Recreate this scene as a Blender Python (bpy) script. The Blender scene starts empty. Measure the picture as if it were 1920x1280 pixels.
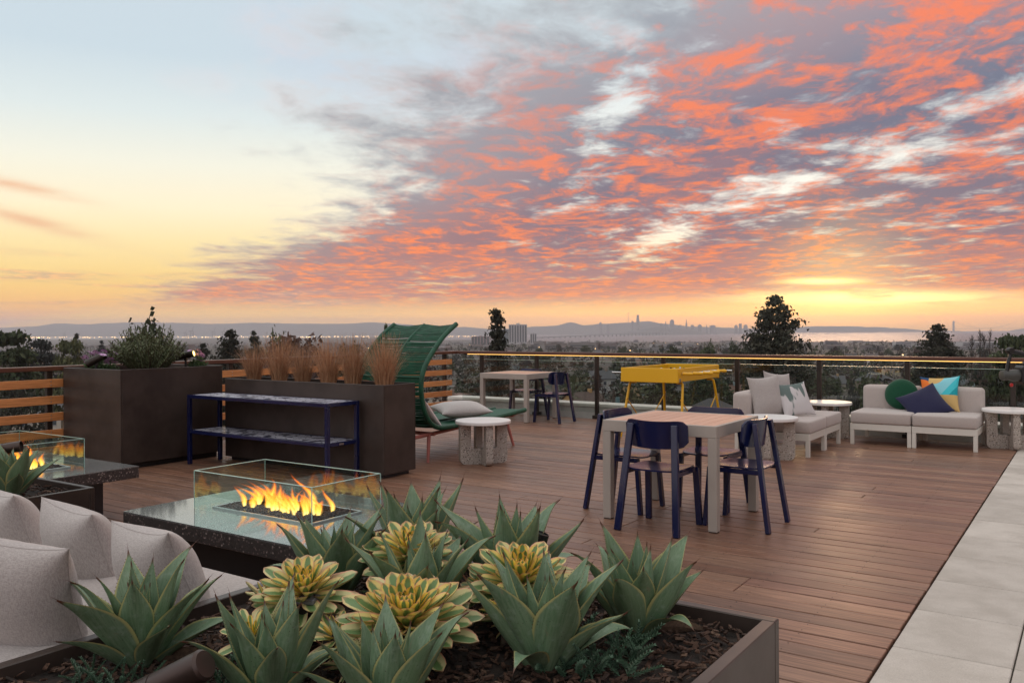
import bpy, bmesh, math, random
from mathutils import Vector, Matrix, Euler, Quaternion, noise as mnoise
R = math.radians
random.seed(7)
SC = bpy.context.scene
COL = SC.collection
# ------------------------------------------------------------------ camera
CAM_H = 1.45
cam_d = bpy.data.cameras.new('camera'); cam = bpy.data.objects.new('camera', cam_d); COL.objects.link(cam)
cam_d.lens = 30.0; cam_d.sensor_width = 36.0; cam_d.shift_y = -22.2 / 1920
cam_d.clip_start = 0.05; cam_d.clip_end = 120000
cam.matrix_world = Matrix.Translation((0, 0, CAM_H)) @ Matrix.Rotation(R(90), 4, 'X') @ Matrix.Rotation(-math.atan(.005), 4, 'Z')
SC.camera = cam
# ------------------------------------------------------------------ node helper
class NT:
    def __init__(s, tree): s.t = tree; s.n = tree.nodes; s.l = tree.links
    def set(s, sock, v):
        if hasattr(v, 'is_output') or isinstance(v, bpy.types.NodeSocket): s.l.new(v, sock)
        elif isinstance(v, (tuple, list)) and len(v) == 3 and sock.type == 'RGBA': sock.default_value = (*v, 1)
        else: sock.default_value = v
    def m(s, op, a, b=None, c=None, clamp=False):
        n = s.n.new('ShaderNodeMath'); n.operation = op; n.use_clamp = clamp
        s.set(n.inputs[0], a)
        if b is not None: s.set(n.inputs[1], b)
        if c is not None: s.set(n.inputs[2], c)
        return n.outputs[0]
    def vm(s, op, a, b=None):
        n = s.n.new('ShaderNodeVectorMath'); n.operation = op; s.set(n.inputs[0], a)
        if b is not None: s.set(n.inputs[1], b)
        return n.outputs['Value'] if op in ('DOT_PRODUCT', 'LENGTH') else n.outputs[0]
    def ss(s, x, lo, hi, a=0.0, b=1.0):
        n = s.n.new('ShaderNodeMapRange'); n.interpolation_type = 'SMOOTHSTEP'
        s.set(n.inputs[0], x); n.inputs[1].default_value = lo; n.inputs[2].default_value = hi
        n.inputs[3].default_value = a; n.inputs[4].default_value = b
        return n.outputs[0]
    def mix(s, f, a, b, mode='MIX'):
        n = s.n.new('ShaderNodeMix'); n.data_type = 'RGBA'; n.blend_type = mode
        s.set(n.inputs[0], f); s.set(n.inputs[6], a); s.set(n.inputs[7], b); return n.outputs[2]
    def noise(s, vec, scale, detail=4, rough=.55, dist=0.0, typ=None):
        n = s.n.new('ShaderNodeTexNoise'); s.set(n.inputs['Vector'], vec)
        n.inputs['Scale'].default_value = scale; n.inputs['Detail'].default_value = detail
        n.inputs['Roughness'].default_value = rough; n.inputs['Distortion'].default_value = dist
        return n.outputs[0]
    def ramp(s, x, stops, interp='LINEAR'):
        n = s.n.new('ShaderNodeValToRGB'); s.set(n.inputs[0], x); e = n.color_ramp.elements
        n.color_ramp.interpolation = interp
        while len(e) < len(stops): e.new(.5)
        for el, (p, c) in zip(e, stops): el.position = p; el.color = (*c, 1)
        return n.outputs[0]
    def sep(s, v):
        n = s.n.new('ShaderNodeSeparateXYZ'); s.set(n.inputs[0], v); return n.outputs
    def comb(s, x, y, z=0.0):
        n = s.n.new('ShaderNodeCombineXYZ'); s.set(n.inputs[0], x); s.set(n.inputs[1], y); s.set(n.inputs[2], z); return n.outputs[0]
def lin(r, g, b):
    f = lambda c: (c / 255 / 12.92 if c <= 10 else ((c / 255 + .055) / 1.055) ** 2.4)
    return (f(r), f(g), f(b))
# ------------------------------------------------------------------ sky: dusk gradient with a broken, sunset-lit cloud deck
world = bpy.data.worlds.new('World'); SC.world = world; world.use_nodes = True
W = NT(world.node_tree); W.n.clear()
SUN_AZ, SUN_EL = R(21), R(3.0)
tc = W.n.new('ShaderNodeTexCoord').outputs['Generated']
d = W.vm('NORMALIZE', tc)
dx, dy, dz0 = W.sep(d)
dz = W.m('MAXIMUM', dz0, 0.0)
base = W.ramp(dz, [(0.0, lin(206, 168, 148)), (.012, lin(232, 172, 126)), (.03, lin(244, 184, 100)), (.055, lin(238, 200, 118)),
    (.097, lin(236, 214, 158)), (.134, lin(236, 223, 190)), (.18, lin(224, 222, 206)), (.23, lin(203, 212, 211)),
    (.29, lin(184, 198, 206)), (.38, lin(182, 195, 204)), (.62, lin(214, 212, 210)), (1.0, lin(226, 222, 216))])  # overhead stops brightened beyond the visible sky, as added fill light
hor = W.vm('NORMALIZE', W.comb(dx, dy, 0.0))
sdot = W.vm('DOT_PRODUCT', hor, (math.sin(SUN_AZ), math.cos(SUN_AZ), 0.0))
warm = W.ramp(dz, [(0.0, (1.3, .40, .08)), (.010, (1.6, .56, .07)), (.024, (1.5, .78, .11)), (.045, lin(255, 210, 100)),
    (.08, lin(248, 226, 172)), (.14, lin(232, 232, 222)), (.3, lin(192, 204, 211)), (1.0, lin(226, 222, 216))])
warmf = W.m('MULTIPLY', W.ss(sdot, .80, .985), W.ss(dz, .5, .1))
sky = W.mix(warmf, base, warm)
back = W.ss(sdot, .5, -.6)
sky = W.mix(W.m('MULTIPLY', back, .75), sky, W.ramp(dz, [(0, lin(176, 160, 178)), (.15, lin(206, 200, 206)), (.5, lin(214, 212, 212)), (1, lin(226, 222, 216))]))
# cloud plane
inv = W.m('DIVIDE', 1.0, W.m('ADD', dz, .06))
px_ = W.m('MULTIPLY', dx, inv); py_ = W.m('MULTIPLY', dy, inv)
P = W.comb(px_, py_, 0.0)
def warp(scale, amt, off):
    n = W.n.new('ShaderNodeTexNoise'); W.set(n.inputs['Vector'], W.vm('ADD', P, off)); n.inputs['Scale'].default_value = scale
    n.inputs['Detail'].default_value = 3
    v = W.vm('SUBTRACT', n.outputs['Color'], (.5, .5, .5))
    sc = W.n.new('ShaderNodeVectorMath'); sc.operation = 'SCALE'; W.set(sc.inputs[0], v); sc.inputs['Scale'].default_value = amt
    return sc.outputs[0]
Pw = W.vm('ADD', P, warp(.5, 1.0, (3.1, 7.7, 0)))
Pst = W.vm('MULTIPLY', Pw, (1.0, .42, 1.0))
Pst2 = W.vm('MULTIPLY', W.vm('ADD', P, warp(1.5, .35, (9.1, 1.7, 0))), (1.0, .72, 1.0))
n_big = W.noise(W.vm('ADD', Pst, (4.3, 2.2, 0)), .9, 4, .5)
n_mid = W.noise(W.vm('ADD', Pst2, (1.3, 8.2, 0)), 3.2, 9, .64)
n_fin = W.noise(W.vm('ADD', Pst2, (6.3, 3.2, 0)), 8.0, 8, .66)
n_lit = W.noise(W.vm('ADD', Pst2, (11.3, 5.2, 0)), 2.7, 8, .65)
# edge of the bank (px beyond this curve is cloud)
py2 = W.m('MULTIPLY', py_, py_)
fpy = W.m('SUBTRACT', W.m('SUBTRACT', 0.70, W.m('MULTIPLY', py_, .10)), W.m('MULTIPLY', py2, .041))
e = W.m('SUBTRACT', px_, fpy)
ok = W.m('GREATER_THAN', dy, .2)
ydiv = W.m('MAXIMUM', dy, .2); tx = W.m('DIVIDE', dx, ydiv); tz = W.m('DIVIDE', dz, ydiv)
def gauss(x, y, rx, ry, slope=0.0):          # soft spot in the sky centred on photo direction x, y
    a = W.m('DIVIDE', W.m('SUBTRACT', tx, (x - 960) / 1600), rx / 1600)
    b_ = W.m('DIVIDE', W.m('SUBTRACT', W.m('SUBTRACT', tz, (618 - y) / 1600), W.m('MULTIPLY', W.m('SUBTRACT', tx, (x - 960) / 1600), slope)), ry / 1600)
    return W.m('MULTIPLY', ok, W.m('EXPONENT', W.m('MULTIPLY', W.m('ADD', W.m('MULTIPLY', a, a), W.m('MULTIPLY', b_, b_)), -1.0)))
bank = W.ss(W.m('ADD', W.m('ADD', e, W.m('MULTIPLY', W.m('SUBTRACT', n_big, .5), 2.0)), W.m('MULTIPLY', W.m('SUBTRACT', n_mid, .5), 2.6)), -.85, .35)
dens_in = W.m('ADD', W.m('ADD', W.m('MULTIPLY', n_mid, .5), W.m('MULTIPLY', n_big, .3)), W.m('MULTIPLY', n_fin, .2))
holes = W.m('ADD', W.m('ADD', gauss(1250, 440, 95, 34, .25), W.m('MULTIPLY', gauss(1430, 345, 130, 26, .12), .8)), W.m('MULTIPLY', gauss(1160, 190, 60, 60, .6), .8))
dens = W.ss(W.m('SUBTRACT', dens_in, W.m('MULTIPLY', holes, .15)), .325, .48)
cloud = W.m('MULTIPLY', W.m('MULTIPLY', bank, W.ss(dz, .016, .042, .12, 1.0)), W.m('ADD', .05, W.m('MULTIPLY', dens, .95)))
litn = W.m('ADD', W.m('MULTIPLY', n_lit, .5), W.m('MULTIPLY', n_fin, .5))
lit = W.m('MULTIPLY', W.m('ADD', W.m('MULTIPLY', W.ss(litn, .46, .60), .8), W.m('MULTIPLY', W.ss(n_big, .4, .65), .14)), W.ss(e, -.4, .7, .2, 1.0))
c_lit = W.ramp(dz, [(0.0, lin(242, 140, 76)), (.03, lin(250, 146, 60)), (.09, lin(244, 128, 62)), (.2, lin(238, 122, 70)), (.36, lin(232, 120, 80)), (1.0, lin(240, 222, 214))])
c_shd = W.ramp(dz, [(0.0, lin(200, 128, 100)), (.03, lin(184, 126, 112)), (.1, lin(124, 106, 116)), (.24, lin(103, 108, 126)), (.5, lin(160, 160, 168)), (1.0, lin(205, 203, 204))])
c_gap = W.ramp(dz, [(0.0, lin(255, 196, 90)), (.05, lin(255, 222, 150)), (.12, lin(250, 240, 222)), (.3, lin(208, 218, 220)), (1.0, lin(228, 224, 220))])
lit = W.m('MINIMUM', W.m('MULTIPLY', lit, .96), 1.0)
litamt = W.m('MULTIPLY', lit, W.ss(W.vm('DOT_PRODUCT', d, (math.sin(SUN_AZ), math.cos(SUN_AZ), 0.0)), .2, .85, .35, 1.0))
c_shd = W.mix(W.ss(e, 1.2, -.5, 0.0, .75), c_shd, W.ramp(dz, [(0, lin(196, 134, 110)), (.06, lin(150, 138, 134)), (.16, lin(150, 158, 162)), (1, lin(190, 196, 200))]))
c_col = W.mix(litamt, c_shd, c_lit)
sky_gap = W.mix(W.m('MULTIPLY', bank, .8), sky, c_gap)
out = W.mix(cloud, sky_gap, c_col)
# soft high veil on the clear side
veil = W.m('MULTIPLY', W.ss(n_big, .50, .70), W.m('MULTIPLY', W.ss(dz, .2, .3), W.m('SUBTRACT', 1.0, bank)))
veilc = W.mix(W.ss(n_mid, .42, .6), lin(182, 188, 204), lin(228, 198, 198))
out = W.mix(W.m('MULTIPLY', veil, .75), out, veilc)
# low thin bars of cloud over the clear horizon
Pl = W.vm('MULTIPLY', d, (1.6, 1.6, 34.0))
n_bar = W.noise(W.vm('ADD', Pl, (2.2, .4, 1.9)), 1.6, 7, .6, .4)
bars = W.m('MULTIPLY', W.ss(n_bar, .52, .66), W.m('MULTIPLY', W.m('MULTIPLY', W.ss(dz, .006, .02), W.ss(sdot, .93, .80)), W.ss(dz, .105, .035)))
barc = W.mix(W.ss(n_fin, .4, .62), lin(168, 140, 132), lin(246, 176, 120))
out = W.mix(W.m('MULTIPLY', bars, .85), out, barc)
# long orange wisps on the left
wis = W.m('ADD', gauss(40, 346, 110, 11, -.22), gauss(60, 410, 130, 13, -.27))
wis = W.m('MULTIPLY', wis, W.ss(W.noise(W.vm('MULTIPLY', d, (6.0, 6.0, 60.0)), 1.5, 5, .6), .3, .6, .35, 1.0))
out = W.mix(W.m('MULTIPLY', wis, .8), out, lin(222, 172, 134))
# bright yellow slits low in the west
slit = W.m('ADD', gauss(1640, 562, 230, 13, 0.0), W.m('MULTIPLY', gauss(1540, 530, 70, 6, 0.0), .9))
slit = W.m('MULTIPLY', slit, W.ss(W.noise(W.vm('MULTIPLY', d, (7.0, 7.0, 70.0)), 1.7, 5, .6), .34, .52, .25, 1.0))
out = W.mix(W.m('MINIMUM', slit, 1.0), out, (1.9, 1.3, .45))
out = W.mix(gauss(1580, 585, 430, 34, 0.0), out, (.55, .20, .0), 'ADD')
out = W.mix(gauss(1500, 598, 620, 16, 0.0), out, (.75, .22, .0), 'ADD')
# glow where the sun has just gone
sd3 = W.vm('DOT_PRODUCT', d, (math.sin(SUN_AZ) * math.cos(R(2.2)), math.cos(SUN_AZ) * math.cos(R(2.2)), math.sin(R(2.2))))
glow = W.m('MULTIPLY', W.m('POWER', W.m('MAXIMUM', sd3, 0.0), 420.0), .35)
out = W.mix(glow, out, lin(255, 226, 120), 'ADD')
dim = W.m('ADD', .86, W.m('MULTIPLY', .14, W.m('MAXIMUM', W.ss(dz, .33, .62), W.ss(sdot, .55, -.1))))  # visible sky dimmed; unseen sky above and behind stays brighter as added fill
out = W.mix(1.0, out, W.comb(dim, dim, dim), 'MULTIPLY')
below = W.ss(dz0, 0.0, -.02)
out = W.mix(below, out, lin(120, 108, 112))
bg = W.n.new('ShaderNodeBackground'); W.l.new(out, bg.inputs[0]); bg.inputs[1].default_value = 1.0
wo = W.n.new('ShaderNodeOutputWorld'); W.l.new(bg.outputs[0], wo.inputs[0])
# ------------------------------------------------------------------ sun: low, veiled
sun_d = bpy.data.lights.new('sun', 'SUN'); sun = bpy.data.objects.new('sun', sun_d); COL.objects.link(sun)
sun_d.energy = .35; sun_d.angle = R(12); sun_d.color = (1.0, .62, .36)
sv = Vector((math.sin(SUN_AZ) * math.cos(SUN_EL), math.cos(SUN_AZ) * math.cos(SUN_EL), math.sin(SUN_EL)))
sun.rotation_euler = sv.to_track_quat('Z', 'Y').to_euler(); sun.location = (0, 0, 40)
vs = SC.view_settings; vs.view_transform = 'Standard'; vs.look = 'None'; vs.exposure = 0.62; vs.gamma = 1.0; vs.use_curve_mapping = False
SC.cycles.use_denoising = True; SC.cycles.max_bounces = 10; SC.cycles.transparent_max_bounces = 24
SC.cycles.volume_bounces = 1; SC.cycles.caustics_reflective = False; SC.cycles.caustics_refractive = False
# ------------------------------------------------------------------ frames: deck axes (u along the boards, v towards the view), pixels
TH = math.atan2(-.5655, .8247)
UX, VX = Vector((.8247, -.5655, 0)), Vector((.5655, .8247, 0))
def D(u, v, z=0.0): return UX * u + VX * v + Vector((0, 0, z))
def PX(x, y, dist):                      # point seen at pixel (x, y) of the photograph at depth dist
    yh = 617.8 - .005 * (x - 960)
    return Vector(((x - 960) / 1600 * dist, dist, CAM_H + (yh - y) / 1600 * dist))
# ------------------------------------------------------------------ mesh collector
class MB:
    def __init__(s): s.v = []; s.f = []; s.mi = []; s.cur = 0
    def add(s, vs, fs):
        o = len(s.v); s.v += [tuple(p) for p in vs]
        for f in fs: s.f.append(tuple(i + o for i in f)); s.mi.append(s.cur)
        return s
    def obox(s, M, sx, sy, sz, ch=0.0):
        hx, hy, hz = sx / 2, sy / 2, sz / 2
        if ch <= 0:
            vs = [Vector((x * hx, y * hy, z * hz)) for x in (-1, 1) for y in (-1, 1) for z in (-1, 1)]
            fs = [(0, 1, 3, 2), (4, 6, 7, 5), (0, 4, 5, 1), (2, 3, 7, 6), (0, 2, 6, 4), (1, 5, 7, 3)]
            return s.add([M @ p for p in vs], fs)
        vs = []; idx = {}
        for x in (-1, 1):
            for y in (-1, 1):
                for z in (-1, 1):
                    for a in range(3):
                        p = [x * hx, y * hy, z * hz]
                        for b in range(3):
                            if b != a: p[b] -= (x, y, z)[b] * ch
                        idx[(x, y, z, a)] = len(vs); vs.append(M @ Vector(p))
        fs = []
        for a in range(3):
            b, c = (a + 1) % 3, (a + 2) % 3
            for sgn in (-1, 1):
                q = []
                for (i, j) in ((-1, -1), (1, -1), (1, 1), (-1, 1)):
                    k = [0, 0, 0]; k[a] = sgn; k[b] = i; k[c] = j; q.append(idx[(*k, a)])
                fs.append(tuple(q if sgn > 0 else q[::-1]))
        for a in range(3):           # edges running along a
            b, c = (a + 1) % 3, (a + 2) % 3
            for i in (-1, 1):
                for j in (-1, 1):
                    q = []
                    for (ka, fa) in ((-1, b), (1, b), (1, c), (-1, c)):
                        k = [0, 0, 0]; k[a] = ka; k[b] = i; k[c] = j; q.append(idx[(*k, fa)])
                    fs.append(tuple(q if i * j < 0 else q[::-1]))
        for x in (-1, 1):
            for y in (-1, 1):
                for z in (-1, 1):
                    q = [idx[(x, y, z, a)] for a in range(3)]
                    fs.append(tuple(q if x * y * z > 0 else q[::-1]))
        return s.add(vs, fs)
    def box(s, x0, x1, y0, y1, z0, z1, ch=0.0):
        return s.obox(Matrix.Translation(((x0 + x1) / 2, (y0 + y1) / 2, (z0 + z1) / 2)), abs(x1 - x0), abs(y1 - y0), abs(z1 - z0), ch)
    def bar(s, a, b, w, d, up=(0, 0, 1), ch=0.0, w2=None):
        a, b = Vector(a), Vector(b); z = (b - a).normalized(); x = Vector(up).cross(z)
        if x.length < 1e-4: x = Vector((1, 0, 0)).cross(z)
        x.normalize(); y = z.cross(x)
        M = Matrix((x, y, z)).transposed().to_4x4(); M.translation = (a + b) / 2
        return s.obox(M, w, d, (b - a).length, ch)
    def tube(s, pts, r, n=8, caps=True, closed=False):
        pts = [Vector(p) for p in pts]; k = len(pts); rs = r if isinstance(r, (list, tuple)) else [r] * k
        vs = []; prev = None
        for i, p in enumerate(pts):
            if closed: t = pts[(i + 1) % k] - pts[i - 1]
            else: t = pts[min(i + 1, k - 1)] - pts[max(i - 1, 0)]
            t.normalize()
            if prev is None:
                prev = Vector((0, 0, 1)).cross(t)
                if prev.length < 1e-3: prev = Vector((1, 0, 0)).cross(t)
            prev = (prev - t * prev.dot(t)).normalized(); q = t.cross(prev)
            for j in range(n):
                a = 2 * math.pi * j / n; vs.append(p + (prev * math.cos(a) + q * math.sin(a)) * rs[i])
        fs = []
        for i in range(k if closed else k - 1):
            for j in range(n):
                i2 = (i + 1) % k
                fs.append((i * n + j, i * n + (j + 1) % n, i2 * n + (j + 1) % n, i2 * n + j))
        if caps and not closed: fs += [tuple(range(n))[::-1], tuple(range((k - 1) * n, k * n))]
        return s.add(vs, fs)
    def lathe(s, prof, n=24, M=Matrix()):
        vs = []; fs = []; k = len(prof)
        for (r, z) in prof:
            for j in range(n):
                a = 2 * math.pi * j / n; vs.append(M @ Vector((r * math.cos(a), r * math.sin(a), z)))
        for i in range(k - 1):
            for j in range(n): fs.append((i * n + j, i * n + (j + 1) % n, (i + 1) * n + (j + 1) % n, (i + 1) * n + j))
        fs += [tuple(range(n))[::-1], tuple(range((k - 1) * n, k * n))]
        return s.add(vs, fs)
    def prism(s, poly, t, M=Matrix()):   # polygon in local xz, extruded along y by t (centred)
        n = len(poly)
        vs = [M @ Vector((x, -t / 2, z)) for x, z in poly] + [M @ Vector((x, t / 2, z)) for x, z in poly]
        fs = [tuple(range(n)), tuple(range(2 * n - 1, n - 1, -1))]
        fs += [(i, i + n, (i + 1) % n + n, (i + 1) % n) for i in range(n)]
        return s.add(vs, fs)
    def grid(s, fn, nu, nv, flip=False):
        vs = [fn(i / nu, j / nv) for i in range(nu + 1) for j in range(nv + 1)]
        fs = []
        for i in range(nu):
            for j in range(nv):
                q = (i * (nv + 1) + j, (i + 1) * (nv + 1) + j, (i + 1) * (nv + 1) + j + 1, i * (nv + 1) + j + 1)
                fs.append(q[::-1] if flip else q)
        return s.add(vs, fs)
    def mesh(s, name, mats, smooth=True, ang=35):
        me = bpy.data.meshes.new(name); me.from_pydata(s.v, [], s.f)
        mats = mats if isinstance(mats, (list, tuple)) else [mats]
        for m in mats: me.materials.append(m)
        if any(s.mi): me.polygons.foreach_set('material_index', s.mi)
        if smooth:
            me.polygons.foreach_set('use_smooth', [True] * len(me.polygons)); me.set_sharp_from_angle(angle=R(ang))
        me.update(); return me
    def build(s, name, mats, parent=None, smooth=True, loc=None, rot=None, ang=35):
        return obj(name, s.mesh(name, mats, smooth, ang), parent, loc, rot)
def obj(name, me, parent=None, loc=None, rot=None):
    o = bpy.data.objects.new(name, me); COL.objects.link(o)
    if parent is not None: o.parent = parent
    if loc is not None: o.location = loc
    if rot is not None: o.rotation_euler = rot
    return o
LABELS = {}
def tag(o, label, cat, group=None, kind=None):
    if label: o['label'] = label
    if cat: o['category'] = cat
    if group: o['group'] = group
    if kind: o['kind'] = kind
    return o
def thing(name, label, cat, loc, rz=0.0, group=None):
    o = bpy.data.objects.new(name, None); COL.objects.link(o); o.empty_display_size = .1
    o.location = loc; o.rotation_euler = (0, 0, rz)
    return tag(o, label, cat, group)
def dthing(name, label, cat, u, v, z=0.0, rz=0.0, group=None): return thing(name, label, cat, D(u, v, z), TH + rz, group)
def struct(o): o['kind'] = 'structure'; return o
def copy_tree(o, parent=None):
    c = o.copy(); COL.objects.link(c)
    if parent is not None: c.parent = parent
    for ch in list(o.children): copy_tree(ch, c)
    return c
# ------------------------------------------------------------------ materials
def mat(name, col, rough=.6, metal=0.0, col2=None, vs=6.0, stretch=(1, 1, 1), bump=0.0, bs=80.0, spec=.5, coat=0.0, rnd=0.0, detail=5, vlo=.35, vhi=.65, rvar=0.0, sheen=0.0):
    m = bpy.data.materials.new(name); m.use_nodes = True; t = NT(m.node_tree)
    b = t.n['Principled BSDF']; b.inputs['Roughness'].default_value = rough; b.inputs['Metallic'].default_value = metal
    b.inputs['Specular IOR Level'].default_value = spec; b.inputs['Coat Weight'].default_value = coat; b.inputs['Coat Roughness'].default_value = .12
    if sheen: b.inputs['Sheen Weight'].default_value = sheen
    co = t.n.new('ShaderNodeTexCoord').outputs['Object']
    oi = t.n.new('ShaderNodeObjectInfo')
    vec = t.vm('MULTIPLY', t.vm('ADD', co, t.vm('MULTIPLY', t.comb(oi.outputs['Random'], oi.outputs['Random'], oi.outputs['Random']), (37.0, 19.0, 11.0))), stretch)
    c = None
    if col2 is not None:
        c = t.mix(t.ss(t.noise(vec, vs, detail, .6), vlo, vhi), col, col2)
    if rnd:
        f = t.m('MULTIPLY_ADD', oi.outputs['Random'], 2 * rnd, 1 - rnd)
        cc = c if c is not None else (*col, 1)
        n = t.n.new('ShaderNodeMix'); n.data_type = 'RGBA'; n.blend_type = 'MULTIPLY'; n.inputs[0].default_value = 1
        t.set(n.inputs[6], cc); t.l.new(t.comb(f, f, f), n.inputs[7]); c = n.outputs[2]
    if c is None: b.inputs['Base Color'].default_value = (*col, 1)
    else: t.l.new(c, b.inputs['Base Color'])
    if rvar:
        t.l.new(t.m('MULTIPLY_ADD', t.noise(vec, vs * 2.3, 4, .6), rvar * 2, rough - rvar), b.inputs['Roughness'])
    if bump:
        bn = t.n.new('ShaderNodeBump'); bn.inputs['Strength'].default_value = bump; bn.inputs['Distance'].default_value = .01
        t.l.new(t.noise(vec, bs, 4, .6), bn.inputs['Height']); t.l.new(bn.outputs[0], b.inputs['Normal'])
    return m
def emit(name, col, s):
    m = bpy.data.materials.new(name); m.use_nodes = True; t = NT(m.node_tree); t.n.clear()
    e = t.n.new('ShaderNodeEmission'); e.inputs[0].default_value = (*col, 1); e.inputs[1].default_value = s
    o = t.n.new('ShaderNodeOutputMaterial'); t.l.new(e.outputs[0], o.inputs[0]); return m
def thin_glass(name, tint, refl=1.0):
    m = bpy.data.materials.new(name); m.use_nodes = True; t = NT(m.node_tree); t.n.clear()
    tr = t.n.new('ShaderNodeBsdfTransparent'); tr.inputs[0].default_value = (*tint, 1)
    gl = t.n.new('ShaderNodeBsdfGlossy'); gl.inputs['Roughness'].default_value = .01
    fr = t.n.new('ShaderNodeFresnel'); bf = t.n.new('ShaderNodeNewGeometry').outputs['Backfacing']; t.l.new(t.m('MULTIPLY_ADD', bf, 1 / 1.5 - 1.5, 1.5), fr.inputs[0])
    mx = t.n.new('ShaderNodeMixShader'); t.l.new(t.m('MULTIPLY', fr.outputs[0], refl, clamp=True), mx.inputs[0])
    t.l.new(tr.outputs[0], mx.inputs[1]); t.l.new(gl.outputs[0], mx.inputs[2])
    o = t.n.new('ShaderNodeOutputMaterial'); t.l.new(mx.outputs[0], o.inputs[0]); return m
def wood(name, cols, rough, grain=(1.2, 26, 26), gs=3.0, dark=.55, bump=.15, rnd=.2):
    m = bpy.data.materials.new(name); m.use_nodes = True; t = NT(m.node_tree); b = t.n['Principled BSDF']
    b.inputs['Roughness'].default_value = rough
    co = t.n.new('ShaderNodeTexCoord').outputs['Object']; oi = t.n.new('ShaderNodeObjectInfo'); rn = oi.outputs['Random']
    vec = t.vm('ADD', t.vm('MULTIPLY', co, grain), t.vm('MULTIPLY', t.comb(rn, rn, rn), (91.0, 57.0, 33.0)))
    g1 = t.noise(vec, gs, 6, .62, .3); g2 = t.noise(t.vm('MULTIPLY', co, (.8, 1.5, 1.5)), 1.7, 3, .5)
    bc = t.ramp(rn, [(i / max(1, len(cols) - 1), c) for i, c in enumerate(cols)])
    dk = t.mix(1.0, bc, (dark, dark * .95, dark * .92), 'MULTIPLY')
    c = t.mix(t.ss(g1, .38, .66), dk, bc)
    c = t.mix(t.m('MULTIPLY', t.ss(g2, .45, .75), .35), c, t.mix(1.0, c, (.72, .72, .76), 'MULTIPLY'))
    t.l.new(c, b.inputs['Base Color'])
    t.l.new(t.m('MULTIPLY_ADD', g2, .3, rough - .15), b.inputs['Roughness'])
    bn = t.n.new('ShaderNodeBump'); bn.inputs['Strength'].default_value = bump; bn.inputs['Distance'].default_value = .004
    t.l.new(g1, bn.inputs['Height']); t.l.new(bn.outputs[0], b.inputs['Normal'])
    return m
def terrazzo(name, basec, cols, scale, rough, dark=.5):
    m = bpy.data.materials.new(name); m.use_nodes = True; t = NT(m.node_tree); b = t.n['Principled BSDF']; b.inputs['Roughness'].default_value = rough
    co = t.n.new('ShaderNodeTexCoord').outputs['Object']
    v = t.n.new('ShaderNodeTexVoronoi'); t.set(v.inputs['Vector'], t.vm('ADD', co, t.vm('MULTIPLY', t.n.new('ShaderNodeTexNoise').outputs['Color'], (.02, .02, .02)))); v.inputs['Scale'].default_value = scale
    v2 = t.n.new('ShaderNodeTexVoronoi'); t.set(v2.inputs['Vector'], co); v2.inputs['Scale'].default_value = scale * 2.6
    r1 = t.sep(v.outputs['Color'])[0]; r2 = t.sep(v2.outputs['Color'])[0]
    c = t.ramp(r2, [(0, tuple(x * .75 for x in basec)), (.5, basec), (1, tuple(min(1, x * 1.25) for x in basec))], 'CONSTANT')
    chip = t.ramp(r1, [(i / len(cols), k) for i, k in enumerate(cols)], 'CONSTANT')
    on = t.m('MULTIPLY', t.ss(v.outputs['Distance'], .42, .36), t.m('GREATER_THAN', t.sep(v.outputs['Color'])[1], dark))
    t.l.new(t.mix(on, c, chip), b.inputs['Base Color'])
    return m
def fabric(name, c1, c2, scale=420):
    m = bpy.data.materials.new(name); m.use_nodes = True; t = NT(m.node_tree); b = t.n['Principled BSDF']
    b.inputs['Roughness'].default_value = .92; b.inputs['Specular IOR Level'].default_value = .2; b.inputs['Sheen Weight'].default_value = .25; b.inputs['Sheen Roughness'].default_value = .5
    co = t.n.new('ShaderNodeTexCoord').outputs['Object']
    wa = t.noise(t.vm('MULTIPLY', co, (1, .16, .35)), scale, 2, .5); wb = t.noise(t.vm('MULTIPLY', co, (.16, 1, 1)), scale, 2, .5)
    h = t.m('ADD', wa, wb)
    t.l.new(t.mix(t.ss(h, .75, 1.25), c1, c2), b.inputs['Base Color'])
    bn = t.n.new('ShaderNodeBump'); bn.inputs['Strength'].default_value = .35; bn.inputs['Distance'].default_value = .003
    big = t.noise(co, 9, 3, .5)
    t.l.new(t.m('ADD', t.m('MULTIPLY', h, .5), t.m('MULTIPLY', big, 1.5)), bn.inputs['Height']); t.l.new(bn.outputs[0], b.inputs['Normal'])
    return m
M = {}
M['plank'] = wood('deck board', [(.20, .098, .062), (.30, .155, .095), (.185, .098, .067), (.34, .18, .112), (.25, .118, .078), (.31, .17, .112), (.235, .132, .088), (.37, .20, .125)], .40)
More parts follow.
